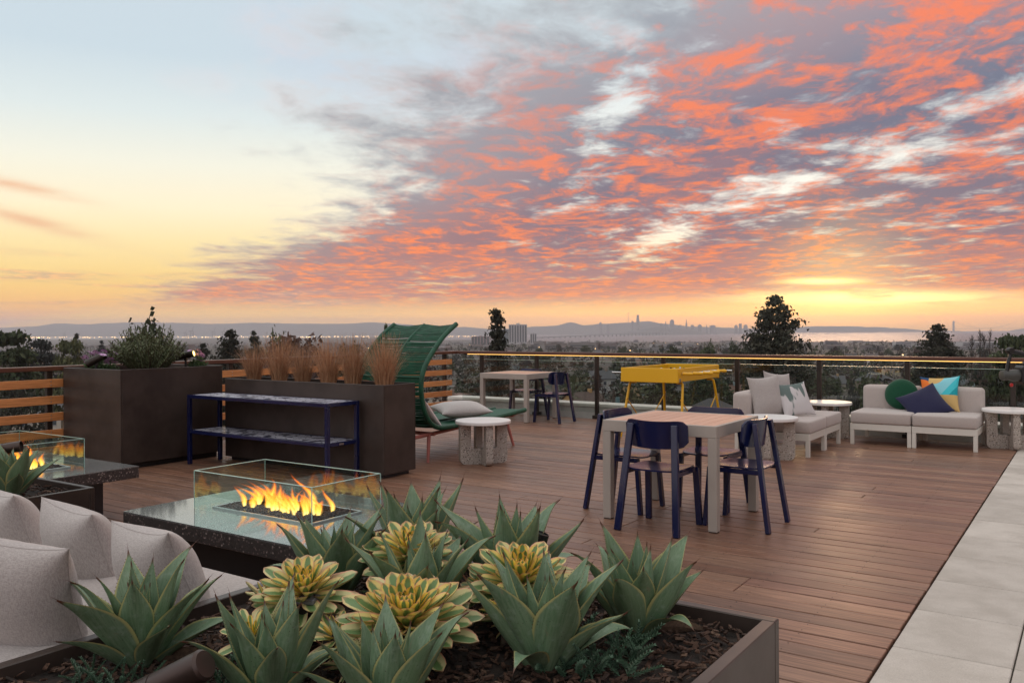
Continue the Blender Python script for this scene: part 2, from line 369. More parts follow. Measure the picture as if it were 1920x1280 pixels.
def paver_mat():
    m = bpy.data.materials.new('concrete paver'); m.use_nodes = True; t = NT(m.node_tree); b = t.n['Principled BSDF']; b.inputs['Roughness'].default_value = .82
    co = t.n.new('ShaderNodeTexCoord').outputs['Object']; rn = t.n.new('ShaderNodeObjectInfo').outputs['Random']; vec = t.vm('ADD', co, t.vm('MULTIPLY', t.comb(rn, rn, rn), (31.0, 17.0, 5.0)))
    c = t.mix(t.ss(t.noise(vec, 3.2, 5, .62), .3, .7), (.44, .395, .345), (.56, .51, .455))
    c = t.mix(t.m('MULTIPLY', t.ss(t.noise(vec, 150, 2, .5), .5, .72), .35), c, (.30, .27, .24))
    c = t.mix(t.m('MULTIPLY', t.ss(t.noise(vec, 260, 1, .5), .62, .7), .5), c, (.68, .64, .58))
    c = t.mix(t.m('MULTIPLY', t.ss(t.noise(vec, 1.4, 6, .7, .8), .56, .68), .28), c, (.27, .235, .205))
    f = t.m('MULTIPLY_ADD', rn, .14, .93); c = t.mix(1.0, c, t.comb(f, f, f), 'MULTIPLY'); t.l.new(c, b.inputs['Base Color'])
    bn = t.n.new('ShaderNodeBump'); bn.inputs['Strength'].default_value = .3; bn.inputs['Distance'].default_value = .003; t.l.new(t.noise(vec, 120, 4, .7), bn.inputs['Height']); t.l.new(bn.outputs[0], b.inputs['Normal']); return m
M['paver'] = paver_mat()
M['screw'] = mat('screw head', (.03, .025, .022), .4, .6)
M['slatwood'] = wood('cedar slat', [(.70, .29, .10), (.78, .34, .12), (.64, .25, .085)], .5, dark=.72)
M['railwood'] = wood('rail cap wood', [(.12, .045, .028), (.15, .055, .032)], .38, dark=.6)
M['bronze'] = mat('dark bronze metal', (.020, .014, .011), .42, .3, col2=(.032, .022, .017), vs=3)
M['planterbox'] = mat('dark brown powder coated steel', (.034, .023, .0185), .40, .1, col2=(.058, .042, .035), vs=2.6, bump=.05, bs=400, rvar=.07)
M['parapet'] = mat('white painted stucco', (.60, .575, .54), .8, col2=(.50, .47, .44), vs=2.5, bump=.2, bs=90)
M['navy'] = mat('navy powder coat', (.005, .008, .045), .20, 0, spec=.6, col2=(.007, .012, .062), vs=2, rvar=.06)
M['greige'] = mat('warm grey metal', (.36, .32, .285), .5, 0, col2=(.40, .355, .315), vs=3)
M['tableslat'] = wood('table slat', [(.62, .36, .25), (.68, .40, .28), (.57, .33, .23)], .45, dark=.85)
M['whitemetal'] = mat('cream white metal', (.66, .63, .57), .5, 0)
M['sofafab'] = fabric('warm grey outdoor fabric', (.42, .365, .34), (.50, .44, .41))
M['pillowfab'] = fabric('pale grey woven fabric', (.34, .305, .29), (.48, .44, .42))
M['white'] = mat('white enamel', (.78, .76, .74), .35, 0, spec=.5)
M['terrazzo'] = terrazzo('terrazzo concrete', (.44, .385, .34), [(.04, .03, .026), (.14, .08, .055), (.62, .57, .52), (.025, .02, .02)], 72, .6, .66)
M['granite'] = terrazzo('dark granite', (.05, .042, .040), [(.17, .125, .115), (.28, .23, .21), (.02, .018, .018), (.11, .085, .08)], 62, .3, .25)
M['granitetop'] = terrazzo('sky-lit polished granite top', (.17, .18, .18), [(.22, .22, .22), (.28, .28, .28), (.12, .12, .125)], 120, .07, .3)  # same stone as the slab, base lightened to stand in for sky reflection
M['granitetop'].node_tree.nodes['Principled BSDF'].inputs['IOR'].default_value = 3.2
M['lava'] = mat('lava rock', (.018, .012, .011), .9, 0, col2=(.045, .03, .026), vs=30, bump=.5, bs=120)
M['steel'] = mat('brushed steel', (.55, .55, .55), .3, 1.0)
M['railglass'] = thin_glass('railing glass', (.90, .93, .92), .9)
M['fireglass'] = thin_glass('fire guard glass', (.88, .955, .935), 1.3)
M['glassedge'] = mat('polished glass edge', (.42, .66, .60), .12, 0, spec=.8)
M['led'] = emit('warm led strip', (1.0, .56, .15), 2.3)
M['lamp'] = emit('warm spotlight lens', (1.0, .66, .2), 3.5)
M['yellow'] = mat('yellow powder coat', (.78, .42, .012), .35, 0, spec=.5)
M['chrome'] = mat('chrome', (.7, .7, .7), .15, 1.0)
M['black'] = mat('black plastic', (.012, .012, .013), .4)
M['red'] = mat('red plastic', (.5, .02, .02), .4)
M['greencord'] = mat('green cord', (.005, .085, .042), .55, 0, col2=(.004, .055, .027), vs=14)
M['salmon'] = mat('salmon metal', (.42, .135, .11), .5)
M['soil'] = mat('dark soil', (.03, .02, .015), .95, col2=(.012, .008, .006), vs=25, bump=.6, bs=60)
M['bark'] = mat('bark chip', (.075, .036, .021), .9, col2=(.022, .011, .008), vs=18, stretch=(1, 4, 4), bump=.6, bs=90, vlo=.4, vhi=.6)
# ================================================================== setting: deck, paving, railings
# roof slab under everything and the block it belongs to
mb = MB(); mb.box(-10.2, 9.0, -9.0, 12.9, -24.5, -.20)
roof = struct(mb.build('roof_terrace', M['soil'], None, False, rot=(0, 0, TH)))
# deck boards, each its own piece
DV0, DV1, PITCH = -1.2, 12.22, .1483
deck_mb = MB(); deck_mb.box(-9.62, -.80, DV0, DV1 + .03, -.17, -.09)
deck = struct(deck_mb.build('deck', M['soil'], None, False, rot=(0, 0, TH)))
rng = random.Random(3); plank_meshes = {}
def plank_mesh(L):
    k = round(L, 2)
    if k not in plank_meshes:
        b = MB(); b.box(-k / 2 + .0015, k / 2 - .0015, -.0692, .0692, -.025, 0, .003); plank_meshes[k] = b.mesh('plank', M['plank'], False)
    return plank_meshes[k]
row = 0; v = DV0 + PITCH / 2; nplank = 0
screw = MB()
while v < DV1 - .05:
    u = -9.6; cuts = []
    x = u + rng.choice([1.83, 2.44, 3.05, 3.66, 4.27]) 
    while x < -1.6:
        cuts.append(x); x += rng.choice([3.05, 3.66, 4.27, 4.88])
    if len(cuts) > 2: cuts = cuts[:2]
    if cuts and v < 1.0: cuts = []           # rows under the near planters hide their joints
    edges = [u] + cuts + [-.785]
    for a, b in zip(edges, edges[1:]):
        obj('plank', plank_mesh(b - a), deck, ((a + b) / 2, v, rng.uniform(-.0012, .0012)), (0, 0, rng.uniform(-.0003, .0003))); nplank += 1
    if v > 2.6:
        sx = -9.3
        while sx < -.8:
            for dv in (-.045, .045): screw.lathe([(.0001, .0014), (.0035, .0013), (.0038, .0005)], 6, Matrix.Translation((sx + rng.uniform(-.006, .006), v + dv, .0012)))
            sx += .406
    v += PITCH; row += 1
tag(screw.build('screw_heads', M['screw'], deck), None, None, kind='stuff')
# concrete pavers right of the deck
pv_mb = MB(); pv_mb.box(-.79, 9.0, -3.0, 12.25, -.17, -.06)
paving = struct(pv_mb.build('terrace_paving', M['soil'], None, False, rot=(0, 0, TH)))
def slab(us, vs, n=[0]):
    b = MB(); b.box(-us / 2 + .0035, us / 2 - .0035, -vs / 2 + .0035, vs / 2 - .0035, -.05, 0, .004); return b.mesh('paver', M['paver'], False)
S1, S2 = slab(.48, .62), slab(.62, .62)
v = 4.19 - .62 * 8 + .31
while v < 12.2:
    obj('paver', S1, paving, (-.54, v, rng.uniform(-.001, .001)))
    for k in range(5): obj('paver', S2, paving, (-.30 + .31 + .62 * k, v, rng.uniform(-.0015, .001)))
    v += .62
# parapet kerb along the view side and the left side
pw = dthing('parapet_wall', 'low white rendered kerb wall running under the glass railing', 'wall', 0, 12.34)
b = MB(); b.box(-9.9, 8.9, .0, .30, -.05, .17, .006); b.build('wall_base', M['parapet'], pw)
b = MB()
for k in range(16): b.box(-9.9 + k * 1.18, -9.9 + k * 1.18 + 1.172, -.02, .36, .172, .225, .006)
b.build('coping', M['whitemetal'], pw)
pw2 = dthing('parapet_wall', 'low white kerb wall under the timber slat railing', 'wall', -9.78, 0)
b = MB(); b.box(-.30, 0, -8.9, 12.32, -.05, .10, .006); b.build('wall_base', M['parapet'], pw2)
# glass railing
RV, RH = 12.20, 1.07
gr = dthing('glass_railing', 'glass panel railing with dark posts and timber cap lit from below', 'railing', 0, RV)
posts = [-9.02, -7.86, -6.70, -5.53, -4.36, -3.19, -2.06, -.86, .34, 1.52, 2.70, 3.9, 5.1]
pm_ = MB(); pm_.box(-.028, .028, -.028, .028, .0, RH - .062, .003); pm_.box(-.06, .06, -.06, .06, .0, .055, .006); pm_ = pm_.mesh('post', M['bronze'])
for u in posts: obj('post', pm_, gr, (u, 0, 0))
edges = [-9.5] + posts
for a, b_ in zip(edges, edges[1:]):
    g = MB(); g.box(a + .045, b_ - .045, -.006, .006, .10, .925); gp = g.build('glass_panel', M['railglass'], gr, False)
    e = MB(); e.box(a + .045, b_ - .045, -.0065, .0065, .9252, .9292); e.build('glass_edge', M['glassedge'], gp, False)
b = MB(); b.box(-9.56, 5.2, -.06, .06, RH - .05, RH, .006); b.build('top_rail', M['railwood'], gr)
b = MB(); b.box(-9.4, 5.2, -.035, .035, RH - .062, RH - .0505, 0); b.build('rail_channel', M['bronze'], gr)
b = MB(); b.box(-9.3, 5.2, -.050, -.040, RH - .0555, RH - .0505); b.build('led_strip', M['led'], gr, False)
# timber slat railing on the left
LR = -9.60
sr = dthing('slat_railing', 'orange timber slat railing with black posts on the left side', 'railing', LR, 0)
pl = MB(); pl.box(-.03, .03, -.03, .03, -.02, RH - .05, .003); pl = pl.mesh('post', M['bronze'])
lposts = [-1.1, .1, 1.3, 2.5, 3.7, 4.9, 6.1, 7.3, 8.5, 9.75, 10.92, 11.86]
for v in lposts: obj('post', pl, sr, (0, v, 0))
segs = [(-1.2, 2.5), (2.5, 6.7), (6.7, 10.0), (10.0, 12.02)]
for zc in (.882, .695, .51, .323, .137):
    for (a, c) in segs:
        s_ = MB(); s_.box(-(c - a) / 2 + .002, (c - a) / 2 - .002, -.011, .011, -.046, .046, .003)
        so = s_.build('slat', M['slatwood'], sr, False, loc=(.042, (a + c) / 2, zc), rot=(0, 0, R(90)))
        sm = MB()
        for v in lposts:
            if a < v < c:
                for dz_ in (-.02, .02): sm.lathe([(.0001, .004), (.006, .003), (.007, 0)], 8, Matrix.Translation((v - (a + c) / 2, -.0112, dz_)) @ Matrix.Rotation(R(90), 4, 'X'))
        if sm.v: tag(sm.build('screw_heads', M['steel'], so), None, None, kind='stuff')
b = MB(); b.box(-7.9, 7.9, -.06, .06, -.025, .025, .006); b.build('top_rail', M['railwood'], sr, loc=(0, 4.36, RH - .025), rot=(0, 0, R(90)))
# ================================================================== furniture
def bevbox(x0, x1, y0, y1, z0, z1, r, seg=3, puff=0.0):
    bm = bmesh.new(); bmesh.ops.create_cube(bm, size=1)
    for v_ in bm.verts: v_.co = Vector(((x0 + x1) / 2 + v_.co.x * (x1 - x0), (y0 + y1) / 2 + v_.co.y * (y1 - y0), (z0 + z1) / 2 + v_.co.z * (z1 - z0)))
    bmesh.ops.bevel(bm, geom=list(bm.edges), offset=r, segments=seg, profile=.5, affect='EDGES')
    if puff:
        bmesh.ops.subdivide_edges(bm, edges=[e_ for e_ in bm.edges if e_.calc_length() > .15], cuts=5, use_grid_fill=True)
        cx, cy, cz = (x0 + x1) / 2, (y0 + y1) / 2, (z0 + z1) / 2
        for v_ in bm.verts:
            a, b_, c = [(v_.co[i] - (cx, cy, cz)[i]) / max(1e-6, ((x1 - x0), (y1 - y0), (z1 - z0))[i] / 2) for i in range(3)]
            k = puff * (1 - min(1, a * a)) * (1 - min(1, b_ * b_)); v_.co.z += k * (1 if c > 0 else -.3)
            k2 = puff * .5 * (1 - min(1, a * a)) * (1 - min(1, c * c)); v_.co.y += k2 * (1 if b_ > 0 else -1)
            k3 = puff * .5 * (1 - min(1, b_ * b_)) * (1 - min(1, c * c)); v_.co.x += k3 * (1 if a > 0 else -1)
    return bm
def bm_obj(bm, name, m, parent, loc=None, rot=None, ang=40):
    me = bpy.data.meshes.new(name); bm.to_mesh(me); bm.free(); me.materials.append(m)
    me.polygons.foreach_set('use_smooth', [True] * len(me.polygons)); me.set_sharp_from_angle(angle=R(ang))
    return obj(name, me, parent, loc, rot)
# ---- navy chairs
def make_chair():
    t = thing('dining_chair', '', 'chair', (0, 0, 0))
    for s in (-1, 1):
        b = MB(); b.bar((s * .228, -.262, 0), (s * .170, -.150, .765), .032, .050, up=(1, 0, 0), ch=.004); b.build('leg', M['navy'], t)
        b = MB(); b.bar((s * .205, .215, 0), (s * .192, .180, .432), .032, .046, up=(1, 0, 0), ch=.004); b.build('leg', M['navy'], t)
        b = MB(); b.bar((s * .194, -.20, .418), (s * .192, .20, .418), .022, .034, ch=.003); b.build('seat_rail', M['navy'], t)
    n = 18
    def seat(i, j, z):
        a, c = i * 2 - 1, j * 2 - 1
        x = a * .215 * (1 - .04 * (1 + c)) ; y = c * .205
        k = max(abs(a), abs(c)); q = (abs(a) ** 5 + abs(c) ** 5) ** .2
        if q > 1e-6: x *= k / q; y *= k / q
        return Vector((x, y + .005, z - .012 * (1 - a * a) * (1 - .4 * c * c) - .02 * max(0, c - .75) ** 2 * 4))
    b = MB(); b.grid(lambda i, j: seat(i, j, .452), 14, 14); b.grid(lambda i, j: seat(i, j, .440), 14, 14, True)
    rim = [(i / 14, 0) for i in range(14)] + [(1, j / 14) for j in range(14)] + [(1 - i / 14, 1) for i in range(14)] + [(0, 1 - j / 14) for j in range(14)]
    N_ = len(rim); b.add([seat(*p, .452) for p in rim] + [seat(*p, .440) for p in rim], [((k + 1) % N_, k, k + N_, (k + 1) % N_ + N_) for k in range(N_)])
    b.build('seat', M['navy'], t, ang=50)
    def back(i, j, off):
        a, c = i * 2 - 1, j * 2 - 1
        x = a * .242; h = .100 * (1 - abs(a) ** 12 * .42)
        zc = .688 + .012 * a * a; z = zc + c * h
        return Vector((x, -.152 + .075 * a * a - .10 * (z - .688) + off, z))
    b = MB(); b.grid(lambda i, j: back(i, j, .008), 16, 6, True); b.grid(lambda i, j: back(i, j, -.006), 16, 6)
    rim = [(i / 16, 0) for i in range(16)] + [(1, j / 6) for j in range(6)] + [(1 - i / 16, 1) for i in range(16)] + [(0, 1 - j / 6) for j in range(6)]
    N_ = len(rim); b.add([back(*p, .008) for p in rim] + [back(*p, -.006) for p in rim], [(k, (k + 1) % N_, (k + 1) % N_ + N_, k + N_) for k in range(N_)])
    b.build('backrest', M['navy'], t, ang=50)
    return t
proto = make_chair()
CH = [(-2.64, 5.78, 0, 'navy metal chair with its back to the viewer in front of the near square table'),
      (-3.16, 6.26, -90, 'navy metal chair on the left side of the near square table'),
      (-2.18, 6.21, 90, 'navy metal chair on the right side of the near square table'),
      (-2.62, 6.72, 180, 'navy metal chair behind the near square table, only its backrest above the top'),
      (-7.06, 11.42, 90, 'navy metal chair on the right of the far square table by the glass'),
      (-7.86, 11.90, 170, 'navy metal chair behind the far square table against the glass railing')]
for i, (u, v, a, lab) in enumerate(CH):
    c = proto if i == 0 else copy_tree(proto)
    c.location = D(u, v); c.rotation_euler = (0, 0, TH + R(a)); tag(c, lab, 'chair', 'navy dining chairs')
# ---- square tables
def make_table():
    t = thing('square_table', '', 'table', (0, 0, 0)); S = .455; Z = .757
    for x in (-1, 1):
        for y in (-1, 1):
            b = MB(); b.box(x * S, x * (S - .066), y * S, y * (S - .066), .006, Z - .086, .003); lg = b.build('leg', M['greige'], t)
            f = MB(); f.box(x * (S - .006), x * (S - .06), y * (S - .006), y * (S - .06), 0, .006); f.build('foot_pad', M['black'], lg)
    b = MB()
    for s in (-1, 1):
        b.box(-S, S, s * S, s * (S - .03), Z - .085, Z, .003); b.box(s * S, s * (S - .03), -S + .031, S - .031, Z - .085, Z - .0005, .003)
    b.build('apron', M['greige'], t)
    n = 9; w = (2 * S - .064) / n
    sm = MB(); sm.box(-S + .034, S - .034, -w / 2 + .0025, w / 2 - .0025, -.02, 0, .0025); sm = sm.mesh('slat', M['tableslat'], False)
    for k in range(n): obj('slat', sm, t, (-S + .032 + w * (k + .5), 0, Z - .001), (0, 0, R(90)))
    b = MB(); b.box(-S + .03, S - .03, -S + .03, S - .03, Z - .04, Z - .028); b.build('under_panel', M['black'], t, False)
    return t
tb = make_table(); tb.location = D(-2.68, 6.25); tb.rotation_euler = (0, 0, TH); tag(tb, 'grey framed square dining table with pinkish slats, nearest the viewer', 'table', 'square slatted tables')
tb2 = copy_tree(tb); tb2.location = D(-7.745, 11.49); tag(tb2, 'grey framed square dining table standing far back beside the glass railing', 'table', 'square slatted tables')
# ---- round terrazzo side tables
def make_side():
    t = thing('side_table', '', 'side table', (0, 0, 0)); Hh = .432
    def U(w):
        pts = []; r = .06; o = w / 2
        for k in range(7): a = R(180 + 15 * k); pts.append((-o + r + r * math.cos(a), r + r * math.sin(a)))
        for k in range(7): a = R(270 + 15 * k); pts.append((o - r + r * math.cos(a), r + r * math.sin(a)))
        pts += [(o, Hh), (.145, Hh), (.145, .19)]
        for k in range(7): a = R(0 - 15 * k); pts.append((.115 + .03 * math.cos(a), .19 + .03 * math.sin(a)))
        for k in range(7): a = R(270 - 15 * k); pts.append((-.115 + .03 * math.cos(a), .19 + .03 * math.sin(a)))
        pts += [(-.145, .19), (-.145, Hh), (-o, Hh)]
        out_ = []
        for p in pts:
            if not out_ or (abs(p[0] - out_[-1][0]) + abs(p[1] - out_[-1][1])) > 1e-5: out_.append(p)
        return out_
    b = MB(); b.prism(U(.53), .075); b.build('base_slab', M['terrazzo'], t, ang=30)
    b = MB(); b.prism([(p[0], p[1] if p[1] > .002 else p[1] + .001) for p in U(.50)], .075, Matrix.Rotation(R(90), 4, 'Z')); b.build('base_slab', M['terrazzo'], t, ang=30)
    b = MB(); b.lathe([(.26, Hh + .001), (.298, Hh + .004), (.302, Hh + .010), (.302, Hh + .034), (.297, Hh + .040)], 56); b.build('top', M['white'], t, ang=30)
    return t
st = make_side()
ST = [((-.32, 9.28), 18, 'round white topped terrazzo side table beside the green woven lounger'),
      ((2.86, 9.48), -24, 'round white topped terrazzo side table behind the near dining chairs'),
      ((4.20, 11.36), -30, 'round white topped terrazzo side table in the corner between the two sofas'),
      ((5.96, 10.22), -14, 'round white topped terrazzo side table at the right edge beside the paving')]
for i, (p, a, lab) in enumerate(ST):
    c = st if i == 0 else copy_tree(st)
    c.location = (p[0], p[1], 0); c.rotation_euler = (0, 0, R(a)); tag(c, lab, 'side table', 'round terrazzo side tables')
# ---- sofa modules (local: faces -y, back at +y)
def make_module(W_=.70, Dp=.86):
    t = thing('sofa_module', '', 'sofa', (0, 0, 0)); w = W_ / 2
    for x in (-1, 1):
        for y in (0, Dp):
            yy = (y + .045) if y == 0 else y - .045
            b = MB(); b.box(x * w, x * (w - .045), y, yy, 0, .182, .003); b.build('leg', M['whitemetal'], t)
    b = MB()
    for y in (0, Dp - .035): b.box(-w, w, y, y + .035, .183, .262, .003)
    for x in (-1, 1): b.box(x * w, x * (w - .035), .036, Dp - .036, .183, .2615, .003)
    b.build('frame', M['whitemetal'], t)
    bm_obj(bevbox(-w + .004, w - .004, -.012, Dp - .17, .264, .405, .022, 3, .008), 'seat_cushion', M['sofafab'], t)
    bm_obj(bevbox(-w + .004, w - .004, Dp - .18, Dp + .03, .264, .70, .045, 4, .006), 'back_cushion', M['sofafab'], t)
    return t
sm_ = make_module()
SO = [(-2.205, 11.20, 0, 'left half of the cream and grey sofa facing the viewer by the glass'),
      (-1.497, 11.20, 0, 'right half of the cream and grey sofa facing the viewer, under the bright cushion'),
      (-2.66, 10.10, 90, 'near half of the grey sofa seen from its end, in front of the railing'),
      (-2.66, 10.81, 90, 'far half of the grey sofa seen from its end, nearest the corner side table')]
for i, (u, v, a, lab) in enumerate(SO):
    c = sm_ if i == 0 else copy_tree(sm_)
    c.location = D(u, v); c.rotation_euler = (0, 0, TH + R(a)); tag(c, lab, 'sofa', 'low modular sofas')
# ---- pillows
def pillow_me(name, w, h, t, m, ear=.09, seed=0, n=26, lump=.012):
    rg = random.Random(seed); off = Vector((rg.random() * 50, rg.random() * 50, 0)); b = MB()
    def f(i, j, s):
        a, c = math.sin((i * 2 - 1) * math.pi / 2), math.sin((j * 2 - 1) * math.pi / 2)
        x = a * w / 2 * (1 - ear * (1 - c * c) ** .8); y = c * h / 2 * (1 - ear * (1 - a * a) ** .8)
        k = (max(0, 1 - abs(a) ** 2.3) * max(0, 1 - abs(c) ** 2.3)) ** .5
        nz = mnoise.noise(Vector((a * 1.3, c * 1.3, s * 2)) + off) * lump * k
        d_ = max(abs(a), abs(c)); wr_ = mnoise.noise(Vector((a * 7, c * 7, s)) + off) * lump * .55 * k * d_ ** 3
        return Vector((x, y, s * (k * t / 2 + .0015) + nz + wr_))
    b.grid(lambda i, j: f(i, j, 1), n, n); b.grid(lambda i, j: f(i, j, -1), n, n, True)
    return b.mesh(name, m, True, 180), f
def seam(name, f, m, parent, r=.0022, n=26):
    rim = [(i / n, 0) for i in range(n)] + [(1, j / n) for j in range(n)] + [(1 - i / n, 1) for i in range(n)] + [(0, 1 - j / n) for j in range(n)]
    b = MB(); b.tube([f(*p, 0) for p in rim], r, 6, closed=True); return b.build(name, m, parent)
def pillow(label, w, h, t, m, loc, R_, seed, group=None, pip=None, name='throw_pillow', ear=.125, lump=.012):
    me, f = pillow_me('pillow', w, h, t, m, ear, seed, lump=lump)
    o = thing(name, label, 'pillow', loc, 0, group); o.rotation_mode = 'QUATERNION'; o.rotation_quaternion = R_.to_quaternion()
    obj('cover', me, o); seam('piping', f, pip or m, o); return o
def stand(yaw, lean, roll=0.0):      # pillow standing with its face towards local -y of the deck frame turned by yaw, leaning back by lean
    return Matrix.Rotation(TH + R(yaw), 3, 'Z') @ Matrix.Rotation(R(90 - lean), 3, 'X') @ Matrix.Rotation(R(roll), 3, 'Z')
M['pinkpat'] = mat('grey leaf print', (.55, .52, .52), .9, col2=(.12, .16, .15), vs=7, stretch=(1, .35, 1), vlo=.52, vhi=.56, detail=2)
M['blush'] = mat('blush striped fabric', (.55, .36, .33), .9, col2=(.62, .52, .50), vs=9, stretch=(1, .1, 1), vlo=.45, vhi=.55)
M['navyfab'] = fabric('navy felt', (.012, .013, .045), (.022, .022, .062))
M['greenfab'] = fabric('dark green felt', (.004, .045, .022), (.008, .075, .036))
M['creamfab'] = fabric('pale cotton', (.50, .47, .45), (.60, .57, .55))
def bold_print():
    m = bpy.data.materials.new('bold leaf print'); m.use_nodes = True; t = NT(m.node_tree); b = t.n['Principled BSDF']; b.inputs['Roughness'].default_value = .9
    co = t.n.new('ShaderNodeTexCoord').outputs['Object']; x, y, z = t.sep(co)
    def circ(cx, cy, r): return t.m('LESS_THAN', t.vm('LENGTH', t.vm('SUBTRACT', t.comb(x, y, 0), (cx, cy, 0))), r)
    teal, cyan, lt, tan, org, nav = (.01, .34, .40), (.06, .55, .62), (.25, .62, .70), (.62, .42, .16), (.80, .19, .03), (.02, .07, .16)
    c = t.mix(circ(.30, -.10, .36), nav, teal)
    c = t.mix(circ(.12, .05, .20), c, cyan)
    c = t.mix(t.m('MULTIPLY', circ(.12, .05, .20), t.m('GREATER_THAN', t.m('ADD', x, t.m('MULTIPLY', y, -.8)), .13)), c, teal)
    c = t.mix(t.m('MULTIPLY', circ(.12, .05, .20), t.m('LESS_THAN', t.m('ADD', x, t.m('MULTIPLY', y, -.8)), .04)), c, lt)
    c = t.mix(t.m('MULTIPLY', circ(.02, -.24, .30), t.m('MULTIPLY', circ(.30, -.02, .30), t.m('LESS_THAN', y, -.02))), c, tan)
    c = t.mix(t.m('MULTIPLY', circ(-.22, .02, .17), circ(-.05, .16, .24)), c, org)
    c = t.mix(t.m('MULTIPLY', circ(-.06, .24, .12), t.m('GREATER_THAN', x, -.12)), c, tan)
    c = t.mix(t.m('MULTIPLY', t.m('LESS_THAN', x, -.17), t.m('LESS_THAN', y, .05)), c, cyan)
    t.l.new(c, b.inputs['Base Color']); return m
M['bold'] = bold_print()
pillow('square cushion with bold turquoise and orange leaf print on the far sofa', .46, .46, .13, M['bold'], D(-1.63, 11.84, .615), stand(-4, 16, 3), 3)
pillow('navy square cushion tipped on its corner in front of the bright cushion', .50, .50, .12, M['navyfab'], D(-1.77, 11.62, .50), stand(4, 40, 32), 4, lump=.006)
b = MB(); b.lathe([(.001, -.055), (.08, -.052), (.15, -.040), (.19, -.018), (.20, 0), (.19, .018), (.15, .040), (.08, .052), (.001, .055)], 48)
o = thing('throw_pillow', 'round dark green cushion on the far sofa', 'pillow', D(-2.07, 11.82, .60)); o.rotation_mode = 'QUATERNION'; o.rotation_quaternion = stand(0, 18).to_quaternion()
b.build('cover', M['greenfab'], o, ang=60)
pillow('plain grey cushion nearest the viewer on the sofa seen from its end', .50, .50, .15, M['pillowfab'], D(-3.23, 10.02, .645), stand(62, 12, 3), 5)
pillow('plain grey cushion standing second along the sofa seen from its end', .50, .50, .14, M['pillowfab'], D(-3.27, 10.62, .66), stand(70, 12, -6), 6)
pillow('white cushion with green and ochre leaf print on the sofa seen from its end', .44, .44, .13, M['pinkpat'], D(-2.98, 10.30, .60), stand(50, 28, 4), 7)
# ---- foosball table
ft = dthing('foosball_table', 'bright yellow foosball table with slanted tube legs by the railing', 'foosball table', -4.88, 11.03)
L2, W2 = .73, .41
def tray():
    b = MB(); z0, z1 = .745, .935
    prof = [(-L2, 1), (L2, 1)]
    for s in (-1, 1):
        b.bar((s * (W2 - .016), -L2, (z0 + z1) / 2), (s * (W2 - .016), L2, (z0 + z1) / 2), .03, z1 - z0, up=(0, 0, 1), ch=.005) if False else b.box(s * W2, s * (W2 - .03), -L2 + .0305, L2 - .0305, z0 + .012, z1 - .004, .004)
        b.obox(Matrix.Translation((0, s * (L2 - .015), (z0 + z1) / 2)) @ Matrix.Rotation(s * R(3), 4, 'X'), 2 * W2 + .004, .03, z1 - z0, .006)
    return b
tray().build('cabinet', M['yellow'], ft)
b = MB(); b.box(-W2 + .031, W2 - .031, -L2 + .032, L2 - .032, .772, .785); b.build('playfield', mat('dark green pitch', (.015, .05, .025), .6), ft, False)
b = MB(); b.box(-.12, .12, L2 - .038, L2 - .029, .80, .875); b.build('goal', M['black'], ft)
b = MB(); b.box(W2 + .0005, W2 + .004, -L2 + .05, -L2 + .085, .75, .80, .0015); b.build('coin_slot', M['chrome'], ft)
def leg(x, y):
    b = MB(); sx, sy = (1 if x > 0 else -1), (1 if y > 0 else -1)
    b.tube([(x - sx * .08, y - sy * .10, .736), (x - sx * .015, y - sy * .10, .738), (x + sx * .005, y - sy * .085, .72), (x + sx * .012, y - sy * .07, .67), (x + sx * .06, y + sy * .09, .02), (x + sx * .061, y + sy * .091, 0)], .0175, 12)
    return b
for x in (-W2 + .05, W2 - .02):
    for y in (-L2 + .10, L2 - .10): leg(x, y).build('leg', M['yellow'], ft)
for x in (-W2 + .05, W2 - .02):
    for y in (-1, 1):
        b = MB(); b.tube([(x * 1.04, y * (L2 - .10), .52), (x * 1.08, y * .06, .10)], .008, 8); b.build('brace', M['yellow'], ft)
b = MB(); b.tube([(-W2, -.06, .10), (W2 + .03, -.06, .10)], .01, 8); b.build('cross_bar', M['yellow'], ft)
rod = [(-.60, 1), (-.43, 1), (-.26, 1), (-.08, -1), (.08, 1), (.26, -1), (.43, 1), (.60, -1)]
for k, (y, s) in enumerate(rod):
    sh = ((k * 37) % 5 - 2) * .035
    b = MB(); b.tube([(-W2 - .13 + sh, y, .862), (W2 + .17 + sh, y, .862)], .008, 8); ro = b.build('rod', M['chrome'], ft)
    g = MB(); x0 = s * (W2 + .08) + sh; g.lathe([(.012, 0), (.023, .01), (.019, .06), (.024, .115), (.016, .14), (.005, .144)], 10, Matrix.Translation((x0, y, .862)) @ Matrix.Rotation(s * R(90), 4, 'Y')); g.build('handle', M['yellow'] if s > 0 else M['black'], ro)
    g = MB(); g.lathe([(.014, 0), (.014, .012)], 10, Matrix.Translation((s * (W2 + .002), y, .862)) @ Matrix.Rotation(s * R(90), 4, 'Y')); g.build('collar', M['chrome'], ro)
    for px__ in (-.2, 0, .2):
        g = MB(); g.box(px__ + sh - .012, px__ + sh + .012, y - .008, y + .008, .79, .895, .003); g.build('player_figure', M['black'] if s > 0 else M['white'], ro)
